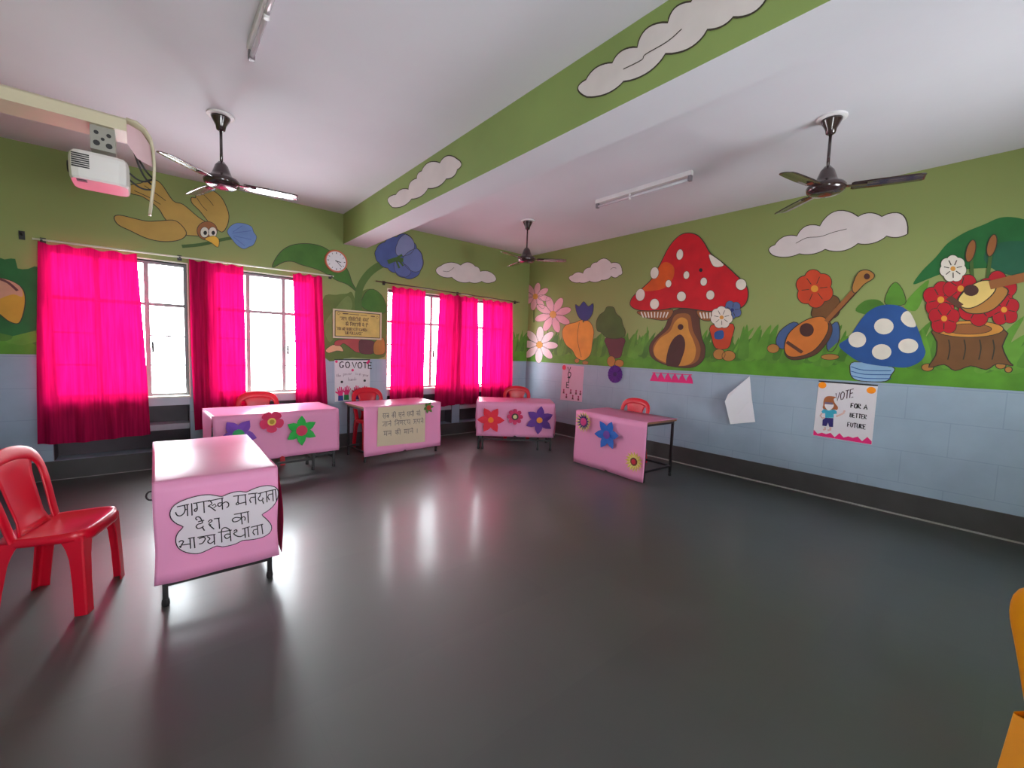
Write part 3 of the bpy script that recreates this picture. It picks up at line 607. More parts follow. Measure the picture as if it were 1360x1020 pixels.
# ---------------------------------------------------------------- stroke lettering
GL = {
 'A': [[(0,0),(.4,1),(.8,0)],[(.15,.38),(.65,.38)]], 'B': [[(0,0),(0,1),(.5,.92),(.52,.65),(0,.52),(.6,.45),(.6,.1),(0,0)]],
 'C': [[(.7,.85),(.4,1),(.08,.75),(.05,.3),(.35,0),(.7,.15)]], 'E': [[(.6,1),(0,1),(0,0),(.62,0)],[(0,.52),(.5,.52)]], 'F': [[(.6,1),(0,1),(0,0)],[(0,.52),(.48,.52)]],
 'G': [[(.7,.88),(.4,1),(.08,.75),(.05,.3),(.3,0),(.6,.08),(.62,.32)],[(.45,.3),(.78,.3)]], 'I': [[(.1,0),(.1,1)]], 'L': [[(0,1),(0,0),(.55,0)]], 'M': [[(0,0),(0,1),(.4,.4),(.8,1),(.8,0)]],
 'N': [[(0,0),(0,1),(.65,0),(.65,1)]], 'O': [[(.38,1),(.08,.8),(.02,.4),(.2,.04),(.5,.02),(.72,.35),(.68,.78),(.38,1)]], 'R': [[(0,0),(0,1),(.5,.95),(.55,.68),(0,.5),(.62,0)]],
 'S': [[(.6,.88),(.3,1),(.05,.78),(.3,.52),(.6,.28),(.35,0),(0,.12)]], 'T': [[(0,1),(.7,1)],[(.35,1),(.35,0)]], 'U': [[(0,1),(.02,.25),(.3,0),(.58,.25),(.6,1)]], 'V': [[(0,1),(.35,0),(.72,1)]],
 'Y': [[(0,1),(.33,.5),(.66,1)],[(.33,.5),(.33,0)]], 'D': [[(0,0),(0,1),(.45,.9),(.62,.5),(.45,.1),(0,0)]],
 'a': [[(.45,.45),(.1,.4),(.05,.1),(.35,.05),(.48,.3),(.48,.5)],[(.48,.4),(.52,0)]], 'd': [[(.45,.4),(.1,.4),(.05,.1),(.35,.05),(.48,.3)],[(.48,.95),(.5,0)]], 'e': [[(.05,.28),(.45,.3),(.3,.5),(.08,.35),(.12,.05),(.45,.08)]],
 'h': [[(.05,1),(.05,0)],[(.05,.35),(.3,.5),(.42,.35),(.42,0)]], 'i': [[(.1,.5),(.1,0)],[(.1,.68),(.1,.74)]], 'n': [[(.05,.5),(.05,0)],[(.05,.35),(.3,.5),(.42,.35),(.42,0)]], 'o': [[(.25,.5),(.05,.3),(.2,.02),(.45,.2),(.25,.5)]],
 'p': [[(.05,.5),(.05,-.35)],[(.05,.45),(.4,.45),(.42,.1),(.05,.05)]], 'r': [[(.05,.5),(.05,0)],[(.05,.35),(.35,.5)]], 's': [[(.4,.45),(.1,.42),(.35,.2),(.05,.02)]], 't': [[(.2,.85),(.2,.05),(.38,.05)],[(.02,.55),(.4,.55)]],
 'u': [[(.05,.5),(.08,.08),(.35,.08),(.42,.5)],[(.42,.3),(.45,0)]], 'w': [[(0,.5),(.15,0),(.3,.4),(.45,0),(.6,.5)]], 'y': [[(.05,.5),(.25,.1)],[(.45,.5),(.1,-.35)]], '"': [[(.05,1.05),(.05,.8)],[(.2,1.05),(.2,.8)]],
 # Devanagari: bar handled per word; cells are one unit wide
 'स': [[(.15,1),(.22,.72),(.02,.58)],[(.05,.55),(.5,.05)],[(.2,.55),(.78,.55)],[(.78,1),(.78,0)]], 'ब': [[(.78,.62),(.35,.68),(.12,.45),(.4,.22),(.78,.5)],[(.25,.6),(.65,.32)],[(.78,1),(.78,0)]],
 'क': [[(.5,1),(.5,0)],[(.5,.6),(.15,.68),(.05,.42),(.3,.32),(.5,.55)],[(.5,.55),(.85,.62),(.9,.3),(.75,.18)]], 'न': [[(.78,.52),(.28,.55),(.15,.42),(.3,.36),(.34,.5)],[(.78,1),(.78,0)]],
 'म': [[(.28,1),(.28,.42),(.1,.35),(.25,.25),(.32,.4),(.78,.42)],[(.78,1),(.78,0)]], 'ज': [[(.78,.6),(.42,.6),(.48,.3),(.25,.1),(.02,.3)],[(.78,1),(.78,0)]], 'भ': [[(.05,.95),(.3,.9),(.2,.55),(.08,.4),(.3,.35),(.78,.42)],[(.78,1),(.78,0)]],
 'ण': [[(.1,1),(.1,.45),(.35,.4),(.48,.6)],[(.48,1),(.48,.4)],[(.78,1),(.78,0)]], 'य': [[(.15,1),(.28,.7),(.1,.42),(.4,.25),(.78,.5)],[(.78,1),(.78,0)]], 'अ': [[(.05,.95),(.35,.9),(.25,.6),(.4,.35),(.1,.1)],[(.3,.55),(.78,.55)],[(.78,1),(.78,0)]],
 'प': [[(.18,1),(.18,.55),(.4,.4),(.78,.5)],[(.78,1),(.78,0)]], 'र': [[(.2,1),(.42,.75),(.12,.5),(.6,0)]], 'ग': [[(.2,1),(.25,.3),(.05,.3)],[(.72,1),(.72,0)]], 'त': [[(.7,.6),(.3,.6),(.15,.3),(.3,.1)],[(.7,1),(.7,0)]], 'व': [[(.78,.62),(.35,.68),(.12,.45),(.4,.22),(.78,.5)],[(.78,1),(.78,0)]],
 'ट': [[(.4,1),(.4,.75),(.12,.5),(.2,.12),(.6,.1),(.72,.25)]], 'ह': [[(.3,1),(.3,.72),(.65,.62),(.3,.45),(.25,.15),(.6,0)]], 'ा': [[(.2,1),(.2,0)]], 'ी': [[(.2,1),(.2,0)],[(.2,1),(.05,1.3),(-.35,1.25),(-.4,1)]], 'ि': [[(.2,1),(.2,0)],[(.2,1),(.35,1.32),(.75,1.28),(.95,1)]],
 'े': [[(-.22,1),(-.5,1.32)]], 'ै': [[(-.22,1),(-.5,1.32)],[(-.22,1),(-.35,1.4)]], 'ो': [[(.2,1),(.2,0)],[(.2,1),(-.08,1.32)]], 'ु': [[(-.35,-.05),(-.15,-.2),(-.4,-.35)]], 'ं': [[(-.3,1.3),(-.25,1.3)]], '्र': [[(-.2,1.05),(-.1,1.3),(-.35,1.35)]], '।': [[(.2,1),(.2,0)]],
}
ZERO = set('ेैुं')
HALF = set('ाीिो।')
def write(p, text, F0, u, v, h, w, m, layer, slope=0.0, sq=.62, track=.28, jit=.02, seed=1, wordgap=.7):
    """hand lettering along a line on a Flat: cap height h, strokes w wide"""
    R = random.Random(seed); x = u; bar0 = None
    def P(a, c, x0): q = x0 + a*h*sq; return (q, v + (q-u)*slope + c*h)
    for ch in text + ' ':
        dev = ord(ch) > 0x900
        if ch == ' ':
            if bar0 is not None: p.line([P(0, 1.0, bar0-.03*h), P(0, 1.0, x-.12*h)], w, m, layer, px=False); bar0 = None
            x += h*sq*wordgap; continue
        for st in GL[ch]: p.line([P(a+R.uniform(-jit, jit), c+R.uniform(-jit, jit), x) for a, c in st], w, m, layer+.2, px=False)
        if dev and bar0 is None and ch != '।': bar0 = x
        if ch in ZERO: continue
        if dev: x += h*sq*(.42 if ch in HALF else 1.0)
        else: x += h*sq*(max(a for st in GL[ch] for a, c in st)+track)
    return x

# ---------------------------------------------------------------- things on the walls
def sheet(F, quad, th, m, name, parent=None, h0=.002):
    """a real sheet of paper, th thick, corners in metres on F"""
    b = MB(); vs = [F.at(a, c, h0) for a, c in quad] + [F.at(a, c, h0+th) for a, c in quad]
    b.add(vs, [(0,1,2,3),(7,6,5,4),(0,4,5,1),(1,5,6,2),(2,6,7,3),(3,7,4,0)], m); return b.build(name, parent)
# clock
r = empty('wall_clock', FW.at(1.936, 2.588), 0, 'round wall clock with white face and orange rim on the painted leaf', 'clock')
MX = Matrix.Rotation(PI/2, 4, 'X')
b = MB(); b.lathe([(.0,0),(.148,0),(.152,.012),(.146,.034),(.132,.036),(.128,.024),(0,.024)], mat('orange_rim', (206, 104, 74), .35), n=40, M=MX); b.build('rim', r, smooth=False)
b = MB(); b.lathe([(0,.024),(.129,.024),(.129,.026),(0,.026)], mat('clock_face', (226, 222, 226), .4), n=40, M=MX); b.build('face', r)
def onclock(a, r0, r1, w, m, h, b):
    s, c = math.sin(a), math.cos(a); b.bar((s*r0, -h, c*r0), (s*r1, -h, c*r1), w, .002, m, up=(0,-1,0))
for k in range(12):
    b = MB(); onclock(k*PI/6, .098, .118, .010 if k % 3 == 0 else .006, M_INK, .027, b); b.build('hour_mark', r)
for a, l, w in ((math.radians(100), .062, .009), (math.radians(135), .098, .007)):
    b = MB(); onclock(a, -.015, l, w, M_INK, .030, b); b.build('clock_hand', r)
# camera notice
r = empty('notice_board', FW.at(2.235, 1.745), 0, 'yellow framed notice with dark writing below the bellflower stem', 'notice')
def local(o, e): o.parent = e; o.matrix_parent_inverse = Matrix.Translation(-e.location); return o
q = [(1.893,1.545),(2.585,1.545),(2.585,1.945),(1.893,1.945)]
local(sheet(FW, q, .016, mat('notice_frame', (212, 190, 160), .45), 'frame', None, .008), r)
local(sheet(FW, [(1.915,1.567),(2.563,1.567),(2.563,1.923),(1.915,1.923)], .002, mat('notice_edge', (58, 40, 34), .5), 'inner_border', None, .0245), r)
local(sheet(FW, [(1.925,1.577),(2.553,1.577),(2.553,1.913),(1.925,1.913)], .002, mat('notice_yellow', (212, 178, 96), .5, .12, 8), 'panel', None, .027), r)
M_NINK = mat('notice_ink', (84, 48, 42), .6)
p = Paint(FW, .0295, .0003)
for u, v in ((1.965, 1.885), (2.515, 1.872)): p.line([(u-.022, v), (u, v+.02), (u+.022, v), (u, v-.02), (u-.022, v)], .006, M_NINK, 0, px=False)
p.line([(2.02,1.888),(2.10,1.888)], .014, M_NINK, 0, px=False); p.line([(2.11,1.886),(2.25,1.886)], .008, M_NINK, 0, px=False); p.line([(2.27,1.884),(2.36,1.884)], .007, M_NINK, 0, px=False); p.line([(2.42,1.88),(2.48,1.88)], .012, M_NINK, 0, px=False)
write(p, '"अाप सीसीटीवी कैमरे', FW, 1.985, 1.795, .044, .006, M_NINK, 1, sq=.72)
write(p, 'की िनगरानी मे है"', FW, 2.06, 1.722, .044, .007, M_NINK, 1, sq=.66)
write(p, '"YOU ARE UNDER CCTV CAMERA', FW, 1.94, 1.658, .04, .0065, M_NINK, 1, sq=.52, track=.2, wordgap=.45)
write(p, 'SURVEILLANCE"', FW, 2.05, 1.603, .04, .0065, M_NINK, 1, sq=.62, track=.22)
local(p.build('lettering'), r)
# go vote poster
r = empty('hands_poster', FW.at(2.17, .95), 0, 'white poster with GO VOTE lettering and raised paper hands on blue wall', 'poster')
q = [(1.925,.655),(2.425,.665),(2.423,1.243),(1.920,1.238)]
local(sheet(FW, q, .002, M_WHITEP, 'sheet'), r)
local(sheet(FW, [(1.918,1.238),(2.422,1.243),(2.422,1.258),(1.918,1.252)], .003, M_DARK, 'top_strip', None, .003), r)
p = Paint(FW, .0045, .0004)
write(p, 'GO VOTE', FW, 1.985, 1.135, .085, .014, M_INK, 1, slope=-.03, sq=.98, track=.22, wordgap=.22)
local(p.build('heading'), r)
p = Paint(FW, .0045, .0004); GI = mat('grey_pencil', (128, 96, 124), .7)
for t, u, v, sl in (('the', 1.945, 1.0, .1), ('power', 2.04, 1.022, .08), ('is', 2.215, 1.03, -.05), ('in', 2.26, 1.025, -.1), ('your', 2.315, 1.015, -.16), ('hands', 2.11, .945, .05)):
    p = Paint(FW, .0045, .0004); write(p, t, FW, u, v, .05, .004, GI, 1, slope=sl, sq=.75, track=.2); local(p.build('lettering'), r)
HOT = mat('hot_pink_paper', (226, 26, 116), .6); 
def hand(p, cx, cy, s, m, lean):
    pts = [(-.5,0),(-.55,.5),(-1.05,.85),(-1.15,1.15),(-.95,1.15),(-.55,.95),(-.62,1.75),(-.5,1.9),(-.38,1.75),(-.3,1.15),(-.22,1.2),(-.2,2.05),(-.07,2.2),(.05,2.05),(.05,1.2),(.14,1.2),(.25,1.95),(.38,2.05),(.46,1.9),(.38,1.1),(.46,1.05),(.68,1.6),(.8,1.65),(.86,1.5),(.6,.8),(.5,.4),(.42,0)]
    c, si = math.cos(lean), math.sin(lean)
    p.poly([(cx+(a*c-b_*si)*s, cy+(a*si+b_*c)*s) for a, b_ in pts], m, 2, px=False)
for cx, cy, ln, cuff in ((2.005,.735,.1,(44,58,140)), (2.085,.745,-.1,(40,132,70)), (2.235,.745,.08,(120,60,150)), (2.345,.735,-.05,(36,120,150))):
    p = Paint(FW, .0055, .0005); hand(p, cx, cy, .062, HOT, ln)
    cm = mat('cuff_%d_%d' % (cuff[0], cuff[1]), cuff, .6); p.poly([(cx-.036,cy-.07),(cx+.036,cy-.07),(cx+.032,cy+.004),(cx-.034,cy+.004)], cm, 3, px=False)
    local(p.build('paper_hand'), r)
for u, v, m in ((1.945,1.218,HOT),(2.405,1.228,HOT),(2.385,1.205,HOT),(2.17,1.098,HOT),(2.02,.932,M_DARK),(2.345,.945,M_DARK)):
    p = Paint(FW, .0055, .0005); p.ell(u, v, .018, .018, m, 2, px=False); local(p.build('sticker'), r)
# right wall: better future poster (u = -y)
r = empty('future_poster', FR.at(-1.18, .93), 0, 'white poster reading VOTE FOR A BETTER FUTURE with child figure on blue wall', 'poster')
def localr(o): return local(o, r)
localr(sheet(FR, [(-1.43,.645),(-.93,.635),(-.928,1.230),(-1.42,1.236)], .002, M_WHITEP, 'sheet'))
localr(sheet(FR, [(-1.421,1.228),(-.928,1.222),(-.928,1.236),(-1.421,1.243)], .003, M_DARK, 'top_strip', None, .003))
p = Paint(FR, .0045, .0004)
write(p, 'VOTE', FR, -1.26, 1.035, .085, .008, mat('plum_marker', (70, 28, 48), .6), 1, slope=.42, sq=.52, track=.18)
localr(p.build('heading'))
p = Paint(FR, .0045, .0004)
write(p, 'FOR A', FR, -1.125, .985, .046, .010, M_INK, 1, slope=-.02, sq=.7, track=.25, wordgap=.6); localr(p.build('lettering'))
p = Paint(FR, .0045, .0004); write(p, 'BETTER', FR, -1.125, .888, .042, .008, M_INK, 1, slope=-.02, sq=.64, track=.22); localr(p.build('lettering'))
p = Paint(FR, .0045, .0004); write(p, 'FUTURE', FR, -1.138, .785, .046, .008, M_INK, 1, slope=-.02, sq=.66, track=.22); localr(p.build('lettering'))
for u, v in ((-1.385,1.195),(-.975,1.178)):
    p = Paint(FR, .006, .0005); p.ell(u, v, .036, .034, mat('orange_sticker', (255, 150, 10), .5), 2, px=False); localr(p.build('sticker'))
p = Paint(FR, .005, .0004); CP = lambda pts: crop(pts, 1060, 490, 9.27)
SKN = mat('paper_skin', (224, 186, 178), .7); HAIR = mat('paper_hair', (166, 96, 56), .7)
p.poly(CP([(310,450),(318,380),(350,340),(410,335),(470,348),(440,370),(455,420),(492,470),(480,505),(440,500),(330,500),(305,475)]), HAIR, 1, sm=3)
p.poly(CP([(335,430),(435,435),(428,480),(380,505),(340,478)]), mat('mask_white', (236, 230, 232), .7), 2, sm=3)
p.poly(CP([(328,405),(430,415),(428,440),(330,432)]), mat('band_grey', (112, 96, 120), .7), 3)
p.poly(CP([(290,520),(320,492),(380,512),(440,495),(475,520),(480,550),(440,555),(440,600),(335,600),(335,545),(300,545)]), mat('tee_teal', (54, 160, 186), .7), 2)
p.poly(CP([(340,600),(437,605),(432,715),(385,712),(370,660),(350,705),(300,698),(305,625)]), mat('shorts_navy', (44, 36, 104), .7), 3)
p.line(CP([(295,545),(275,575),(300,605),(330,600)]), .014, SKN, 2); p.line(CP([(470,585),(520,565),(560,545),(575,510)]), .016, SKN, 2)
p.line(CP([(330,715),(335,745),(310,748)]), .018, SKN, 2); p.line(CP([(400,715),(398,750),(365,755)]), .018, SKN, 2)
localr(p.build('child_figure'))
p = Paint(FR, .005, .0004); pts = [(-1.428,.647)] + [(-.932,.637)]; n = 13
top = [(-.932-(i/n)*.496, .637+.03+(.03 if i % 2 else .0)+.012*math.sin(i*2.1)) for i in range(n+1)]
p.poly(pts + top, HOT, 1, px=False); localr(p.build('pink_fringe'))
# vote poster near the corner
r = empty('tall_poster', FR.at(-4.97, .93), 0, 'tall pink poster with VOTE written downwards, near the room corner', 'poster')
localr(sheet(FR, [(-5.225,.62),(-4.725,.635),(-4.712,1.228),(-5.192,1.245)], .002, M_BLUSHP, 'sheet'))
p = Paint(FR, .0045, .0004); CV = lambda pts: crop(pts, 730, 470, 11.33)
for ch, (x, y) in zip('VOTE', ((278,265),(283,340),(275,425),(262,498))):
    u, v = FR.px(730+x/11.33, 470+y/11.33); write(p, ch, FR, u-.01, v-.01, .09, .018, M_INK, 1, sq=1.05, seed=ord(ch))
localr(p.build('lettering'))
FIGM = mat('rose_marker', (170, 46, 96), .6)
for x, y in ((215,560),(320,565),(400,575),(465,585),(255,630),(350,650),(435,665)):
    u, v = FR.px(730+x/11.33, 470+y/11.33); p = Paint(FR, .0045, .0004)
    p.ell(u, v+.022, .017, .017, FIGM, 1, px=False); p.poly([(u-.022,v-.04),(u+.022,v-.04),(u+.008,v+.005),(u-.008,v+.005)], M_NINK, 1, px=False); p.line([(u-.024,v-.012),(u+.024,v-.012)], .007, FIGM, 2, px=False); localr(p.build('child_drawing'))
p = Paint(FR, .0055, .0005); p.ell(*FR.px(749.6, 488), .045, .042, mat('red_sticker', (214, 24, 60), .5), 2, px=False); localr(p.build('sticker'))
# purple rosette
r = empty('paper_rosette', FR.at(-4.075, 1.142), 0, 'purple pleated paper rosette on blue wall below the painted pot', 'rosette')
b = MB(); PUR = mat('purple_paper', (88, 32, 132), .6); n = 36
ring = [[FR.at(-4.075+rr*math.cos(2*PI*k/n), 1.142+rr*1.0*math.sin(2*PI*k/n), .004+(.012 if k % 2 else .002)*(1 if rr > .03 else .3)) for k in range(n)] for rr in (.135, .03)]
b.grid(ring, PUR, closed=True); localr(b.build('pleats', None, solid=.002, offset=0))
p = Paint(FR, .014, .0005); p.ell(-4.075, 1.142, .034, .034, mat('dark_purple_paper', (56, 18, 92), .6), 2, px=False); localr(p.build('centre'))
# pink bunting strip
r = empty('paper_bunting', FR.at(-3.13, 1.15), 0, 'hot pink zigzag paper strip on blue wall under the red toadstool', 'bunting')
p = Paint(FR, .004, .0005); n = 6; u0, u1 = -3.455, -2.818
up = []
for i in range(n): 
    a = u0+(u1-u0)*i/n; d = (u1-u0)/n; up += [(a+.01, 1.125), (a+d*.18, 1.155+.01), (a+d*.42, 1.205), (a+d*.5, 1.222), (a+d*.58, 1.205), (a+d*.82, 1.165)]
p.poly([(u0-.01,1.085),(u1,1.095)] + [(u1-.01,1.14)] + up[::-1] + [(u0,1.12)], HOT, 0, px=False)
localr(p.build('strip'))
p = Paint(FR, .0048, .0005)
p.line([(u0+.02,1.205),(u1-.02,1.212)], .01, HOT, 2, px=False)
localr(p.build('string'))
# white paper half fallen from the wall
b = MB(); C3 = lambda u, v, h: FR.at(u, v, h)
q = crop([(408,103),(345,165),(337,190),(352,268),(430,262),(415,180)], 840, 460, 2.615)
uv = [FR.px(*k) for k in q]; hs = [.003, .10, .13, .10, .03, .004]
b.add([C3(u, v, h) for (u, v), h in zip(uv, hs)], [(0,1,2),(0,2,5),(2,3,5),(3,4,5)], M_WHITEP)
o = b.build('loose_paper', None, solid=.0015)
tag(o, 'white sheet of paper curling off the blue wall, hanging by its corner', 'paper')

# ---------------------------------------------------------------- desks, their paper covers and the paper flowers
class Desk:
    def __init__(s, ox, oy, deg, w, d): s.o = Vector((ox, oy, 0)); s.a = math.radians(deg); s.w = w; s.d = d; s.M = Matrix.Translation(s.o) @ Matrix.Rotation(s.a, 4, 'Z')
    def front(s, off=.006):       # the front sheet as a Flat: u along it, v up
        U = Vector((math.cos(s.a), math.sin(s.a), 0)); N = U.cross(Vector((0,0,1)))
        return Flat(s.o + N*off, U, (0,0,1))
TOP = .70
def make_desk(D, legs, bars, label, extra=None):
    r = empty('desk', tuple(D.o), D.a, label, 'desk', 'school desks set round the room')
    b = MB(); b.box((.004, .006, TOP-.028), (D.w-.004, D.d-.004, TOP-.004), M_WOODTOP); b.build('desktop', r, bevel=.004)
    b = MB(); t = .022
    for a, c in (((.03,.03),(D.w-.03,.03)), ((.03,D.d-.03),(D.w-.03,D.d-.03)), ((.03,.03),(.03,D.d-.03)), ((D.w-.03,.03),(D.w-.03,D.d-.03))): b.bar((*a, TOP-.042), (*c, TOP-.042), t, .026, M_IRON)
    b.build('top_rail', r)
    for x, y in legs:
        b = MB(); b.box((x-.0125, y-.0125, .012), (x+.0125, y+.0125, TOP-.03), M_IRON); lg = b.build('leg', r)
        b = MB(); b.lathe([(0,0),(.017,0),(.019,.014),(.016,.04),(.0,.04)], M_IRON, (x, y, 0), n=12); b.build('rubber_foot', lg)
    for a, c in bars:
        b = MB(); b.bar(a, c, .02, .024, M_IRON); b.build('crossbar', r)
    return r
def make_cover(D, zb, label, over=.006, seed=1, mats=None, right=None, zb_r=None, left=None, back=.0, side_mat=None):
    """paper laid over the desktop and down the front; runs in local desk coordinates"""
    R = random.Random(seed); r = empty('paper_cover', tuple(D.o), D.a, label, 'paper cover', 'pink paper desk covers')
    n = 40; ph = [R.uniform(0, 6) for _ in range(4)]
    xs = D.w*.5 if D.w > .8 else None                           # two sheets meet in the middle
    x0, x1 = -over, D.w+over
    m = mats or M_PINK; P = []
    prof = [('t', D.d+.01), ('t', D.d*.66), ('t', D.d*.33), ('t', .02), ('e', 0), ] + [('f', k/10) for k in range(1, 11)]
    for kind, val in prof:
        row = []
        for j in range(n+1):
            s = j/n; x = x0+(x1-x0)*s
            if kind == 't': row.append((x, val, TOP + .0015*math.sin(s*9+val*7+ph[0])+.001))
            elif kind == 'e': row.append((x, -.006, TOP-.006+.001*math.sin(s*8)))
            else:
                zbb = zb + ((zb_r if zb_r is not None else zb)-zb)*s
                z = TOP-.006 + (zbb-TOP+.006)*val
                y = -.008 - .006*math.sin(s*11+ph[1])*val - .007*math.sin(val*6+ph[2])*val - .012*val*val*math.sin(s*3+ph[3])**2
                row.append((x + .006*math.sin(val*7+ph[2])*(s-.5)*2*val, y - (.007*val if xs and j == n//2 else 0), z + (.02*val**6 if xs and j == n//2 else 0)))
        P.append(row)
    b = MB(); b.grid(P[:5], m); b.build('top_sheet', r, smooth=True, solid=.0016, offset=1)
    b = MB(); b.grid(P[4:], M_PINKF); b.build('front_sheet', r, smooth=True, solid=.0016, offset=1)
    if xs:
        b = MB(); b.grid([[(xs-.004, D.d, TOP+.0045), (xs+.004, D.d, TOP+.0045)], [(xs-.004, 0, TOP+.0045), (xs+.004, 0, TOP+.0045)]], M_PINK2); b.build('seam', r)
    for side, fl, yy in (('r', right, x1), ('l', left, x0)):
        if fl is None: continue
        zb2, flare = fl; sg = 1 if side == 'r' else -1; Q = []
        for i in range(9):
            t = i/8; z = TOP-.004 + (zb2-TOP)*t; row = []
            for j in range(13):
                s = j/12
                row.append((yy + sg*(flare*math.sin(t*2.2)*(1-.7*s) + .006*math.sin(s*14+t*5)*t), -.006+(D.d)*s*.98, z + .015*math.sin(s*9)*t))
            Q.append(row)
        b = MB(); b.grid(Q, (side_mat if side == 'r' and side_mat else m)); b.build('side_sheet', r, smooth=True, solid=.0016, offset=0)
    return r
DA = Desk(-.02, 2.866, 0, .572, 1.13)
DB = Desk(.43, 5.115, 3.0, 1.225, .66)
DC = Desk(1.955, 5.15, 4.0, 1.115, .57)
DD = Desk(3.575, 5.055, -37.8, 1.13, .62)
DE = Desk(4.268, 3.752, -92.4, 1.085, .60)
def std_legs(D, i=.035): return [(i, i), (D.w-i, i), (i, D.d-i), (D.w-i, D.d-i)]
def std_bars(D, z=.12, i=.035): return [((i, D.d-i, z), (D.w-i, D.d-i, z)), ((i, i, z), (i, D.d-i, z)), ((D.w-i, i, z), (D.w-i, D.d-i, z))]
dA = make_desk(DA, std_legs(DA), std_bars(DA) + [((.035,.035,.122),(DA.w-.035,.035,.122)), ((.3,.55,.0+.12),(.035,.55,.12))], 'school desk nearest the camera, end-on, under the paper with the Hindi slogan cloud')
b = MB(); b.tube([(.010+.02*math.cos(t*PI/6)-.022, .05, .62+.024*math.sin(t*PI/6)) for t in range(13)], .005, M_IRON, 6); b.build('hook', dA, smooth=True)
dB = make_desk(DB, std_legs(DB) + [(DB.w-.27, .03), (DB.w-.25, .31)], std_bars(DB) + [((.035,.035,.13),(DB.w-.28,.035,.13)), ((DB.w-.27,.03,.12),(DB.w-.25,.31,.12)), ((DB.w-.27,.03,.17),(DB.w-.035,.035,.17))], 'long school desk under the paper with violet, crimson and green flowers')
dC = make_desk(DC, std_legs(DC), std_bars(DC), 'school desk under the cream sheet of Hindi writing, before the hands poster')
dD = make_desk(DD, std_legs(DD) + [(.095, .04), (DD.w-.22, .04)], std_bars(DD) + [((.1,.05,.145),(DD.w-.035,.05,.145))], 'school desk turned across the corner, under red, crimson and purple flowers')
dE = make_desk(DE, std_legs(DE), [((.035,.035,.12),(.035,DE.d-.035,.12)), ((DE.w-.035,.035,.12),(DE.w-.035,DE.d-.035,.12)), ((.035,DE.d-.035,.12),(DE.w-.035,DE.d-.035,.12))], 'school desk by the mural wall with its paper hanging to the floor')
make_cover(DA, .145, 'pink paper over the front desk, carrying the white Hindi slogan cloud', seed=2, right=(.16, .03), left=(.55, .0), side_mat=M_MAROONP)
make_cover(DB, .205, 'pink paper over the long desk, with violet, crimson and green flowers stuck on', seed=3, left=(.3, .012), right=(.24, .01))
make_cover(DC, .085, 'pink paper over the desk before the hands poster, cream written sheet stuck on', seed=4)
make_cover(DD, .20, 'rose paper over the corner desk, with red, crimson and purple flowers stuck on', seed=5, right=(.23, .02), left=(.3, .01))
make_cover(DE, .012, 'pink paper hanging to the floor on the desk by the mural wall', seed=6)
# slogan cloud on the front desk
FA = DA.front(.032)
CS = lambda pts: crop(pts, 195, 620, 7.158)
r = empty('slogan_cloud', FA.at(.28, .42), 0, 'white cloud-shaped paper with black Hindi slogan on the front desk', 'paper sign')
p = Paint(FA, 0, .0006)
p.poly(CS([(345,570),(290,545),(240,505),(220,460),(228,410),(262,365),(330,325),(430,290),(520,270),(600,265),(665,275),(715,282),(760,262),(830,240),(890,233),(945,240),(1000,215),(1070,190),(1140,178),(1200,185),(1240,210),(1250,260),(1235,320),(1195,380),(1140,425),(1095,455),(1130,490),(1175,540),(1187,585),(1165,630),(1110,665),(1040,685),(970,695),(910,700),(850,730),(780,750),(715,760),(665,752),(600,780),(540,808),(485,825),(410,822),(340,800),(295,765),(275,715),(280,660),(305,615)]), M_WHITEP, 0, sm=2, line=M_INK, lw=.0045)
o = p.build('cutout'); o.parent = r; o.matrix_parent_inverse = Matrix.Translation(-r.location)
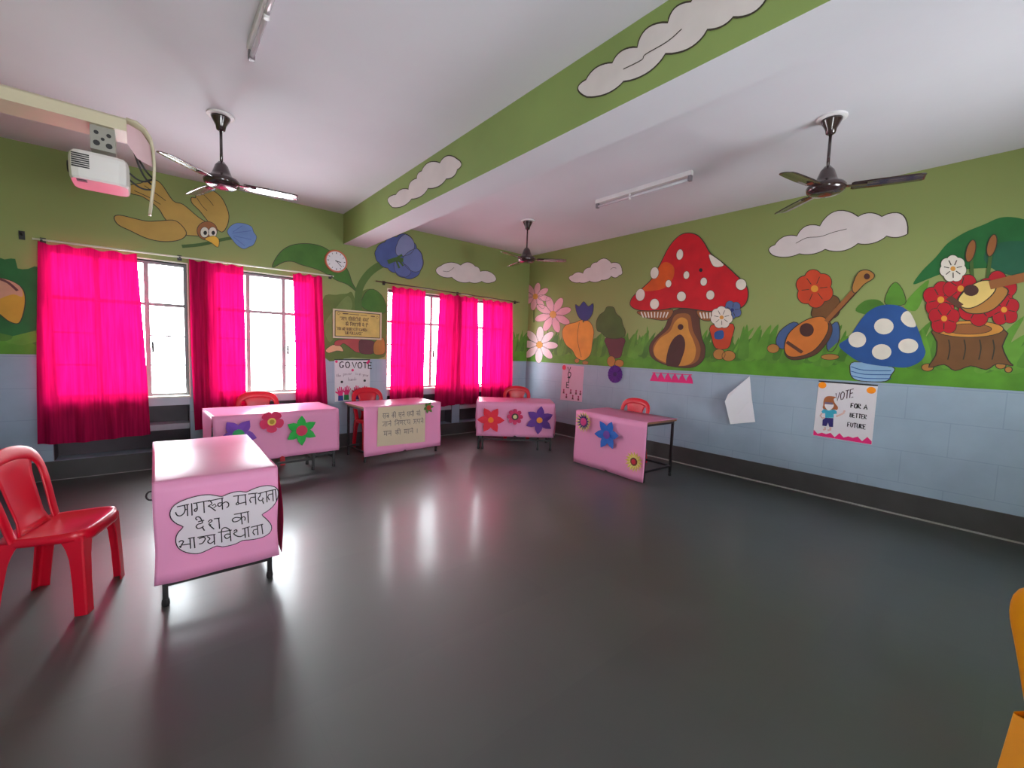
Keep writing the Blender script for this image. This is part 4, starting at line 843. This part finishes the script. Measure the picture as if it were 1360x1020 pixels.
STROKES = [
 [(285,380),(400,355)],[(358,368),(364,405),(352,440),(322,464),(288,460),(273,430)],[(358,408),(386,402)],[(384,358),(388,466)],[(425,345),(430,462)],
 [(440,348),(600,318)],[(472,345),(480,395),(466,424),(450,410),(474,392)],[(540,326),(546,437)],
 [(602,322),(618,350),(582,374),(600,378),(655,418)],[(618,372),(645,352),(660,372),(634,388)],[(580,326),(728,294)],
 [(715,298),(719,406)],[(716,342),(684,344),(674,366),(696,374),(717,350)],[(718,348),(752,332),(776,346),(776,372),(758,388)],
 [(820,280),(946,262)],[(868,276),(866,330),(856,344)],[(856,344),(848,352),(858,359),(874,350),(866,334)],[(874,350),(942,334)],[(935,264),(943,364)],
 [(962,258),(1052,248)],[(1030,250),(1036,356)],[(1032,286),(990,290),(977,314),(990,342)],
 [(1056,254),(1110,242)],[(1080,250),(1074,278),(1058,300),(1076,322),(1104,306),(1098,292)],[(1098,318),(1110,350)],[(1135,232),(1143,336)],
 [(1112,238),(1232,212)],[(1195,222),(1201,326)],[(1196,256),(1160,262),(1149,285),(1165,316)],[(1222,214),(1233,328)],
 [(522,508),(505,480),(478,474),(464,490),(480,506)],[(486,522),(545,506)],[(528,510),(524,534),(488,544),(468,566),(488,586),(526,574),(538,560)],[(530,576),(548,606)],
 [(582,524),(604,502),(620,514),(590,544),(640,592)],[(598,548),(612,552)],[(636,494),(692,486)],[(683,488),(691,588)],
 [(828,452),(972,424)],[(895,440),(906,546)],[(896,486),(845,480),(812,500),(826,522),(866,514),(898,490)],[(898,486),(922,470),(936,486),(930,510)],[(958,428),(966,532)],
 [(304,716),(326,700),(348,710),(330,740),(320,768),(312,750)],[(322,744),(412,732)],[(392,682),(456,668)],[(410,682),(416,776)],[(446,672),(456,772)],
 [(480,670),(652,640)],[(494,684),(536,668),(556,682),(530,724),(496,732)],[(574,662),(600,682),(578,708),(602,728),(642,704)],[(638,642),(644,738)],
 [(676,624),(806,600)],[(708,620),(713,718)],[(708,622),(716,588),(748,576),(780,592),(792,606)],[(796,640),(758,638),(738,660),(762,682),(797,654)],[(790,602),(799,706)],
 [(826,612),(846,596),(856,612),(826,632),(850,654),(890,662),(934,640)],[(904,590),(978,568)],[(930,586),(936,674)],[(960,572),(970,666)],
 [(988,574),(1104,544)],[(1050,560),(1056,648)],[(1051,590),(1014,600),(1007,624),(1026,648)],[(1090,546),(1102,638)]]
p = Paint(FA, .0015, .0004)
for st in STROKES: p.line(CS(st), .0055, M_INK, 1, sm=3 if len(st) > 4 else 0)
o = p.build('lettering'); o.parent = r; o.matrix_parent_inverse = Matrix.Translation(-r.location)
# cream sheet on desk C
FC = DC.front(.030)
CC = lambda x, y: FC.px(490+x/12.36, 520+y/12.36)
r = empty('written_sheet', FC.at(.5, .4), 0, 'cream paper sheet of Hindi handwriting on the desk before the hands poster', 'paper sign')
def localc(o, e): o.parent = e; o.matrix_parent_inverse = Matrix.Translation(-e.location); return o
localc(sheet(FC, [CC(130,905), CC(918,825), CC(925,205), CC(150,262)], .0015, M_CREAMP, 'sheet', None, 0), r)
p = Paint(FC, .0025, .0004); INKB = mat('blue_black_ink', (58, 40, 74), .6)
def wr(t, a, c, hh, seed, sq): 
    u, v = CC(*a); u2, v2 = CC(*c); write(p, t, FC, u, v, hh, .0052, INKB, 1, slope=(v2-v)/(u2-u), sq=sq, seed=seed, jit=.04, wordgap=.75)
wr('सब की सुने सभी को', (225,445), (900,390), .062, 3, .72)
wr('जाने िनणरय अपने', (215,580), (900,520), .062, 4, .86)
wr('मन की माने ।', (235,735), (830,675), .062, 5, .95)
localc(p.build('lettering'), r)
# cut paper flowers
def flower(D, px, rpx, petals, shape, cols, label, rot=0, centre=.3, layers=None, off=.034):
    F = D.front(off); u, v = F.px(*px); u2, v2 = F.px(px[0], px[1]-rpx); R_ = abs(v2-v)
    r = empty('paper_flower', F.at(u, v), 0, label, 'paper flower', 'cut paper flowers on the desks')
    lays = layers or [(1.0, cols[0], petals, rot)]
    for li, (sc, col, n, rt) in enumerate(lays):
        b = MB(); m = mat('flower_%d_%d_%d' % col, col, .65)
        for k in range(n):
            a = rt + 2*PI*k/n; rr = R_*sc
            if shape == 'pointed': W_ = .46*PI*rr/n*1.15; prof = [(.10,.35),(.3,.8),(.5,1),(.7,.8),(.88,.35),(1,.0)]
            elif shape == 'round': W_ = .66*PI*rr/n; prof = [(.1,.4),(.35,.7),(.6,1),(.8,1.0),(.93,.72),(1,.25)]
            else: W_ = .62*PI*rr/n; prof = [(.2,.8),(.5,1),(.75,.7),(1,.0)]
            rows = []
            for t, wv in prof:
                h = .002+li*.004 + (.016 if shape != 'spiky' else .02)*t*t*min(1, R_/.12)
                row = []
                for s in (-1, -.5, 0, .5, 1):
                    x, y = t*rr, s*W_*wv
                    row.append(F.at(u+x*math.cos(a)-y*math.sin(a), v+x*math.sin(a)+y*math.cos(a), h - .004*abs(s)*wv))
                rows.append(row)
            b.grid(rows, m)
        o = b.build('petals', None, solid=.001, offset=0); localc(o, r)
    b = MB(); rc = R_*centre; n = 20; hc = .006+.004*len(lays)
    b.add([F.at(u+rc*math.cos(2*PI*k/n)*(1+.06*(k % 2)), v+rc*math.sin(2*PI*k/n)*(1+.06*(k % 2)), hc) for k in range(n)] + [F.at(u, v, hc+.004)], [(k, (k+1) % n, n) for k in range(n)], mat('flower_%d_%d_%d' % cols[1], cols[1], .65))
    localc(b.build('centre', None, solid=.003), r)
    if len(cols) > 2:
        rc *= .6; hc += .004
        b = MB(); b.add([F.at(u+rc*math.cos(2*PI*k/n), v+rc*math.sin(2*PI*k/n), hc) for k in range(n)] + [F.at(u, v, hc+.003)], [(k, (k+1) % n, n) for k in range(n)], mat('flower_%d_%d_%d' % cols[2], cols[2], .65))
        localc(b.build('centre_disc', None, solid=.003), r)
    return r
d2 = math.radians
flower(DB, (316.4, 577), 22, 5, 'pointed', [(124,66,176),(44,160,92)], 'violet paper flower with green centre, half behind the front desk', d2(54), .3)
flower(DB, (360.7, 560), 14.5, 5, 'round', [(216,40,92),(236,196,96),(180,140,40)], 'crimson round-petalled paper flower with yellow centre on the long desk', d2(90+36), .34)
flower(DB, (400.4, 571.7), 20, 6, 'pointed', [(34,172,66),(206,48,86)], 'green star-shaped paper flower with crimson centre on the long desk', d2(90), .34)
flower(DC, (568.9, 541.4), 8, 6, 'pointed', [(86,132,58),(186,58,40)], 'small green paper flower on the corner of the cream sheet', d2(70), .4, off=.040)
flower(DD, (651.9, 557.7), 18, 6, 'pointed', [(234,34,62),(255,130,30)], 'red paper flower with orange centre on the corner desk', d2(60), .2)
flower(DD, (684, 553.4), 10.5, 8, 'round', [(206,44,98),(58,36,44),(222,210,150)], 'small crimson paper flower with dark-ringed centre between two large flowers', d2(90), .42)
flower(DD, (716.5, 558), 19, 6, 'pointed', [(96,40,140),(236,140,50)], 'purple paper flower with orange centre on the corner desk', d2(85), .2)
flower(DE, (775.9, 560), 14, 14, 'spiky', [(224,206,120),(206,50,120)], 'spiky cream and purple paper flower at the top corner of the floor-length paper', 0, .36, [(1.0,(224,206,120),16,.1),(.78,(72,40,110),14,.2)])
flower(DE, (806.3, 577.3), 20.5, 6, 'pointed', [(26,96,190),(106,60,160)], 'blue paper flower with violet centre on the floor-length paper', d2(66), .26)
flower(DE, (842.8, 613), 14, 16, 'spiky', [(226,200,96),(110,50,40),(206,36,60)], 'spiky yellow paper flower with red centre low on the floor-length paper', 0, .38, [(1.0,(226,200,96),16,0),(.75,(240,220,130),14,.2)])

# ---------------------------------------------------------------- chairs
def make_chair(m, label):
    """armless one-piece plastic chair; faces -y, origin on the floor under the seat"""
    r = empty('plastic_chair', (0, 0, 0), 0, label, 'chair', 'plastic chairs')
    # seat: dished pan with a rolled-down edge
    b = MB(); P = []; n = 40
    def rim(t, s):   # rounded-square outline, s scales inwards
        c, si = math.cos(t), math.sin(t); e = 4.2
        k = (abs(c)**e + abs(si)**e)**(-1/e)
        x, y = c*k, si*k
        wx = .215 - .02*(y+1)/2
        return x*wx*s, -.025+y*.19*s
    for s, z in ((1.0, .392), (1.012, .405), (1.0, .425), (.965, .436), (.9, .432), (.7, .422), (.4, .414), (.1, .412)):
        row = []
        for k in range(n):
            x, y = rim(2*PI*k/n, s)
            zz = z + (.012*(-y/.215) if s < 1.0 else .006*(-y/.215)) - (.012 if (y < -.19 and s > .95) else 0)
            row.append((x, y, zz))
        P.append(row)
    b.grid(P, m, closed=True); b.add([Vector(q) for q in P[-1]], [tuple(range(n))], m)
    b.build('seat', r, smooth=True, solid=.006, offset=-1, weld=True)
    # backrest: arched hoop and a broad centre panel
    b = MB()
    side = [(.178, .085, .415), (.183, .10, .48), (.190, .115, .56), (.198, .132, .64), (.203, .145, .69), (.200, .156, .735), (.178, .166, .778), (.135, .173, .806), (.07, .177, .820), (0, .178, .825)]
    path = side + [(-x, y, z) for x, y, z in side[-2::-1]]
    N = len(path); rows = []
    for i, q in enumerate(path):
        q = Vector(q); d = (Vector(path[min(i+1, N-1)]) - Vector(path[max(i-1, 0)])).normalized()
        nrm = Vector((0, -1, .25)).normalized(); a = d.cross(nrm).normalized()
        hw = .030 + .010*(abs(i-(N-1)/2) < 4); th = .011
        ang = [2*PI*k/10 for k in range(10)]
        rows.append([q + a*hw*math.copysign(abs(math.cos(t))**.7, math.cos(t)) + nrm*th*math.sin(t) for t in ang])
    b.grid(rows, m, closed=True)
    hoop = b.build('back_hoop', r, smooth=True, sub=1)
    b = MB(); rows = []
    for i in range(13):
        t = i/12; z = .418 + (.812-.418)*t; y = .088 + .088*t**.95
        hw = .100 + .030*t + .035*max(0, t-.72)/.28 + .03*max(0, .18-t)/.18
        rows.append([(hw*s, y + .022*(1-s*s)*math.sin(PI*min(t*1.15, 1))*.8 - .0, z) for s in [k/6-1 for k in range(13)]])
    b.grid(rows, m); b.build('backrest', r, smooth=True, solid=.007, offset=0)
    # legs: tapering corner channels
    for sx, sy in ((1,-1), (-1,-1), (1,1), (-1,1)):
        b = MB(); rows = []
        for t in (0, .04, .09, .16, .28, .6, 1.0):
            z = .412*(1-t)
            cx = sx*(.198 + .014*t); cy = sy*((.196 if sy < 0 else .150) + (.012 if sy < 0 else .05)*t)
            arm = .058 + .045*(1-t)**6; rr = .012; th = .009
            # L-section outline around the outer corner
            L = [(0, 0), (-arm, 0), (-arm, -th), (-th-rr*.6, -th), (-th, -th-rr*.6), (-th, -arm), (0, -arm), (0, -rr)]
            L = [(-rr*.3, -rr*.3) if i == 0 else q for i, q in enumerate(L)]
            row = [(cx + sx*p_[0], cy + sy*p_[1], z) for p_ in L]
            rows.append(row)
        b.grid(rows, m, closed=True); k = len(rows[0]); b.add([Vector(q) for q in rows[-1]], [tuple(range(k))], m)
        b.build('leg', r, bevel=.003)
    return r
ch = make_chair(M_REDPL, 'red plastic chair beside the front desk, seen nearly whole')
ch.location = (-.43, 3.30, 0); ch.rotation_euler = (0, 0, math.radians(72))
def more(x, y, deg, label):
    c = copy_tree(ch); c.location = (x, y, 0); c.rotation_euler = (0, 0, math.radians(deg)); c['label'] = label; return c
more(.955, 5.77, 2, 'red plastic chair behind the long desk with the three flowers')
more(2.33, 5.83, 3, 'red plastic chair before the hands poster, behind the Hindi-written desk')
more(4.60, 5.36, -38, 'red plastic chair behind the corner desk, facing out of the corner')
more(4.91, 3.40, -90, 'red plastic chair between the floor-length paper desk and the mural wall')
yc = make_chair(M_YELPL, 'yellow plastic chair at the edge of the picture, nearest the camera')
yc.location = (1.98, -.30, 0); yc.rotation_euler = (0, 0, math.radians(56))

# ---------------------------------------------------------------- ceiling fans, tube lights, projector
def make_fan(loc, hub_z, angles, label, rlen):
    r = empty('ceiling_fan', loc, 0, label, 'ceiling fan', 'three-bladed ceiling fans')
    hz = hub_z - H                                              # local z of the motor's middle
    b = MB(); b.lathe([(0,0),(.095,0),(.095,-.012),(.08,-.018),(0,-.018)], M_PLATE); b.build('ceiling_plate', r)
    b = MB(); b.lathe([(0,-.018),(.068,-.018),(.064,-.03),(.036,-.085),(.03,-.115),(.014,-.125),(0,-.125)], M_FAN); b.build('canopy', r, smooth=True)
    b = MB(); b.tube([(0,0,-.12), (0,0,hz+.07)], .011, M_FAN, 12); b.build('rod', r, smooth=True)
    b = MB(); b.lathe([(0,hz+.15),(.022,hz+.15),(.045,hz+.12),(.066,hz+.06),(.078,hz+.035),(.112,hz+.022),(.126,hz+.002),(.120,hz-.028),(.09,hz-.048),(.04,hz-.056),(0,hz-.056)], M_FAN); b.build('motor', r, smooth=True)
    for a in angles:
        c, s = math.cos(math.radians(a)), math.sin(math.radians(a))
        b = MB(); rows = []
        pts = [(.15,.04),(.165,.055),(.3,.06),(.42,.058),(rlen-.04,.054),(rlen-.012,.048),(rlen,.034)]
        for d, w in pts:
            row = []
            for q in (-1, -.5, 0, .5, 1):
                y = q*w; z = hz - .010 - q*.008 - .004*(q*q) - .012*(d-.19)
                row.append((d*c-y*s, d*s+y*c, z))
            rows.append(row)
        b.grid(rows, M_FAN); bl = b.build('blade', r, smooth=True, solid=.003, offset=0)
        b = MB(); b.bar((.10*c, .10*s, hz-.008), (.24*c, .24*s, hz-.016), .036, .006, M_FAN); b.build('blade_arm', bl)
    return r
make_fan((.449, 4.263, H), 2.73, (-134, -10, 108), 'ceiling fan beside the projector, over the windows', .55)
make_fan((3.986, 4.548, H), 2.725, (195, -45, 75), 'farthest ceiling fan, hanging near the room corner', .55)
make_fan((3.873, 1.066, H), 2.74, (170, -72, 51), 'nearest dark ceiling fan, before the mural wall and big cloud', .55)
def tube_light(x, y0, y1, label):
    r = empty('tube_light', (x, (y0+y1)/2, H), 0, label, 'tube light', 'fluorescent tube lights'); L = (y1-y0)/2
    b = MB(); b.box((-.022, -L, -.045), (.022, L, 0), M_PLATE); b.build('batten', r, bevel=.004)
    b = MB(); b.tube([(0, -L+.03, -.078), (0, L-.03, -.078)], .014, M_TUBE, 14); b.build('tube', r, smooth=True)
    for s in (-1, 1):
        b = MB(); b.box((-.018, s*(L-.02)-.016, -.098), (.018, s*(L-.02)+.016, -.04), mat('lamp_holder', (120, 112, 118), .4)); b.build('end_holder', r, bevel=.004)
    b = MB(); b.lathe([(0,-.105),(.014,-.105),(.014,-.045),(0,-.045)], M_PLATE, (.0, .12, 0), n=12); b.build('starter', r)
    return r
tube_light(4.02, 2.21, 3.38, 'fluorescent tube light on the pink-tinged ceiling between fan and beam')
tube_light(.492, 1.98, 3.16, 'fluorescent tube light on the ceiling of the projector bay, cut by the frame')
# projector on its wall boom (boom comes from the left wall)
PY = 3.30
def PV(x, y, Y=PY): d = ray(x, y); t = Y/d.y; return (t*d.x, EYE+t*d.z)
boom = empty('projector_boom', (XL, PY+.1, 2.62), 0, 'beige metal boom from the wall that carries the projector, curving down at its end', 'projector mount')
def lb(o): o.parent = boom; o.matrix_parent_inverse = Matrix.Translation(-boom.location); return o
zt = PV(100, 137)[1]
b = MB(); rows = []
for x in (XL+.02, -.6, -.09):
    hh = .075
    sec = [(0,-hh),(.0,-.015),(.018,0),(.19,0),(.205,-.02),(.205,-hh)]
    rows.append([(x, PY+a, zt+c) for a, c in sec])
b.grid(rows, M_BOOM, closed=True); b.add([Vector(q) for q in rows[0]], [tuple(range(6))], M_BOOM); b.add([Vector(q) for q in rows[-1]], [tuple(range(6))], M_BOOM)
lb(b.build('arm'))
# curved end shell
b = MB(); rows = []
arc = [(-.09,zt,0), (-.045,zt-.004,0), (-.008,zt-.03,0), (.018,zt-.075,0), (.030,zt-.14,.005), (.032,zt-.22,.012), (.028,zt-.30,.02), (.016,zt-.40,.03), (.005,zt-.49,.04)]
for i, (x, z, ins) in enumerate(arc):
    w = .20 - .13*max(0, i-4)/4
    rows.append([(x, PY+.0+ins, z), (x, PY+ins+w, z)])
b.grid(rows, M_BOOM); lb(b.build('end_shell', None, smooth=True, solid=.014, offset=-1))
b = MB(); rows = [[(-.085,PY+.004,zt-.004),(-.085,PY+.004,zt-.13)],[(-.02,PY+.006,zt-.035),(-.075,PY+.006,zt-.2)]]
b.add([(-.09,PY+.06,zt-.01),(-.03,PY+.06,zt-.035),(.01,PY+.06,zt-.1),(.018,PY+.06,zt-.22),(-.05,PY+.06,zt-.19),(-.09,PY+.06,zt-.12)], [tuple(range(6))], mat('boom_inner', (206, 170, 178), .4)); lb(b.build('end_plate', None, solid=.004, offset=0))
b = MB(); b.box((-.24, PY+.03, zt-.2), (-.14, PY+.17, zt-.07), mat('bracket_grey', (150, 146, 138), .4))
for x, z, rr in ((-.215, zt-.11, .010), (-.165, zt-.115, .010), (-.19, zt-.14, .008), (-.215, zt-.165, .014), (-.165, zt-.17, .014)):
    b.lathe([(0,0),(rr,0),(rr,.003),(0,.003)], M_DARK, n=12, M=Matrix.Translation((x, PY+.03, z)) @ MX)
lb(b.build('bracket'))
b = MB(); b.box((XL, PY-.05, zt-.25), (XL+.03, PY+.26, zt+.12), M_BOOM); lb(b.build('wall_plate', None, bevel=.004))
x0, zb = PV(92, 237); x1, _ = PV(170, 254); zb = (zb+_)/2+.02; ztp = zb+.15
prj = empty('projector', ((x0+x1)/2, PY+.13, zb), 0, 'white projector hanging from the beige boom, glossy underside', 'projector')
wx = (x1-x0)/2+.008; dy = .125
b = MB(); P = []
for z, k in ((0, .93), (.012, .98), (.05, 1.0), (.115, 1.0), (.135, .97), (.15, .9)):
    e = 6; row = []
    for j in range(32):
        t = 2*PI*j/32; c, s = math.cos(t), math.sin(t); q = (abs(c)**e+abs(s)**e)**(-1/e)
        row.append((c*q*wx*k, s*q*dy*k, z))
    P.append(row)
b.grid(P, M_PROJ, closed=True); b.add([Vector(q) for q in P[0]], [tuple(range(32))], M_PROJ); b.add([Vector(q) for q in P[-1]], [tuple(range(32))], M_PROJ)
b.build('housing', prj, bevel=.002)
b = MB()
for k in range(7): b.box((-wx*.86, -dy-.003, .055+k*.011), (-wx*.30, -dy+.002, .061+k*.011), M_DARK)
b.build('vent', prj)
b = MB(); b.box((-wx*.75, -dy*.75, -.003), (-wx*.42, -dy*.45, .002), M_DARK); b.build('sensor_window', prj)
b = MB(); b.lathe([(0,0),(.03,0),(.034,.01),(.034,.02),(0,.02)], M_DARK, n=20, M=Matrix.Translation((-wx-.008, -.02, .075)) @ Matrix.Rotation(PI/2, 4, 'Y')); b.build('lens', prj)
b = MB(); b.box((-.03, -.03, .149), (.03, .03, ztp-zb+ (zt-.2-ztp) + .002), M_BOOM); b.build('mount_post', prj)
for k, (a, c, sag) in enumerate((((wx-.002, -.05, .10), (.02-prj.location.x, -.02, zt-.27-zb), .03), ((wx-.002, -.02, .07), (.015-prj.location.x, -.01, zt-.33-zb), .02), ((-.09-prj.location.x+.01, -.05, zt-.08-zb), (.01-prj.location.x, 0, zt-.30-zb), .05), ((-.09-prj.location.x+.01, -.02, zt-.08-zb), (.02-prj.location.x, .02, zt-.26-zb), .03))):
    a = Vector(a); c = Vector(c); b = MB(); b.tube([a.lerp(c, t/8) + Vector((0, 0, -sag*math.sin(PI*t/8))) for t in range(9)], .005, M_DARK, 8); b.build('cable', prj, smooth=True)
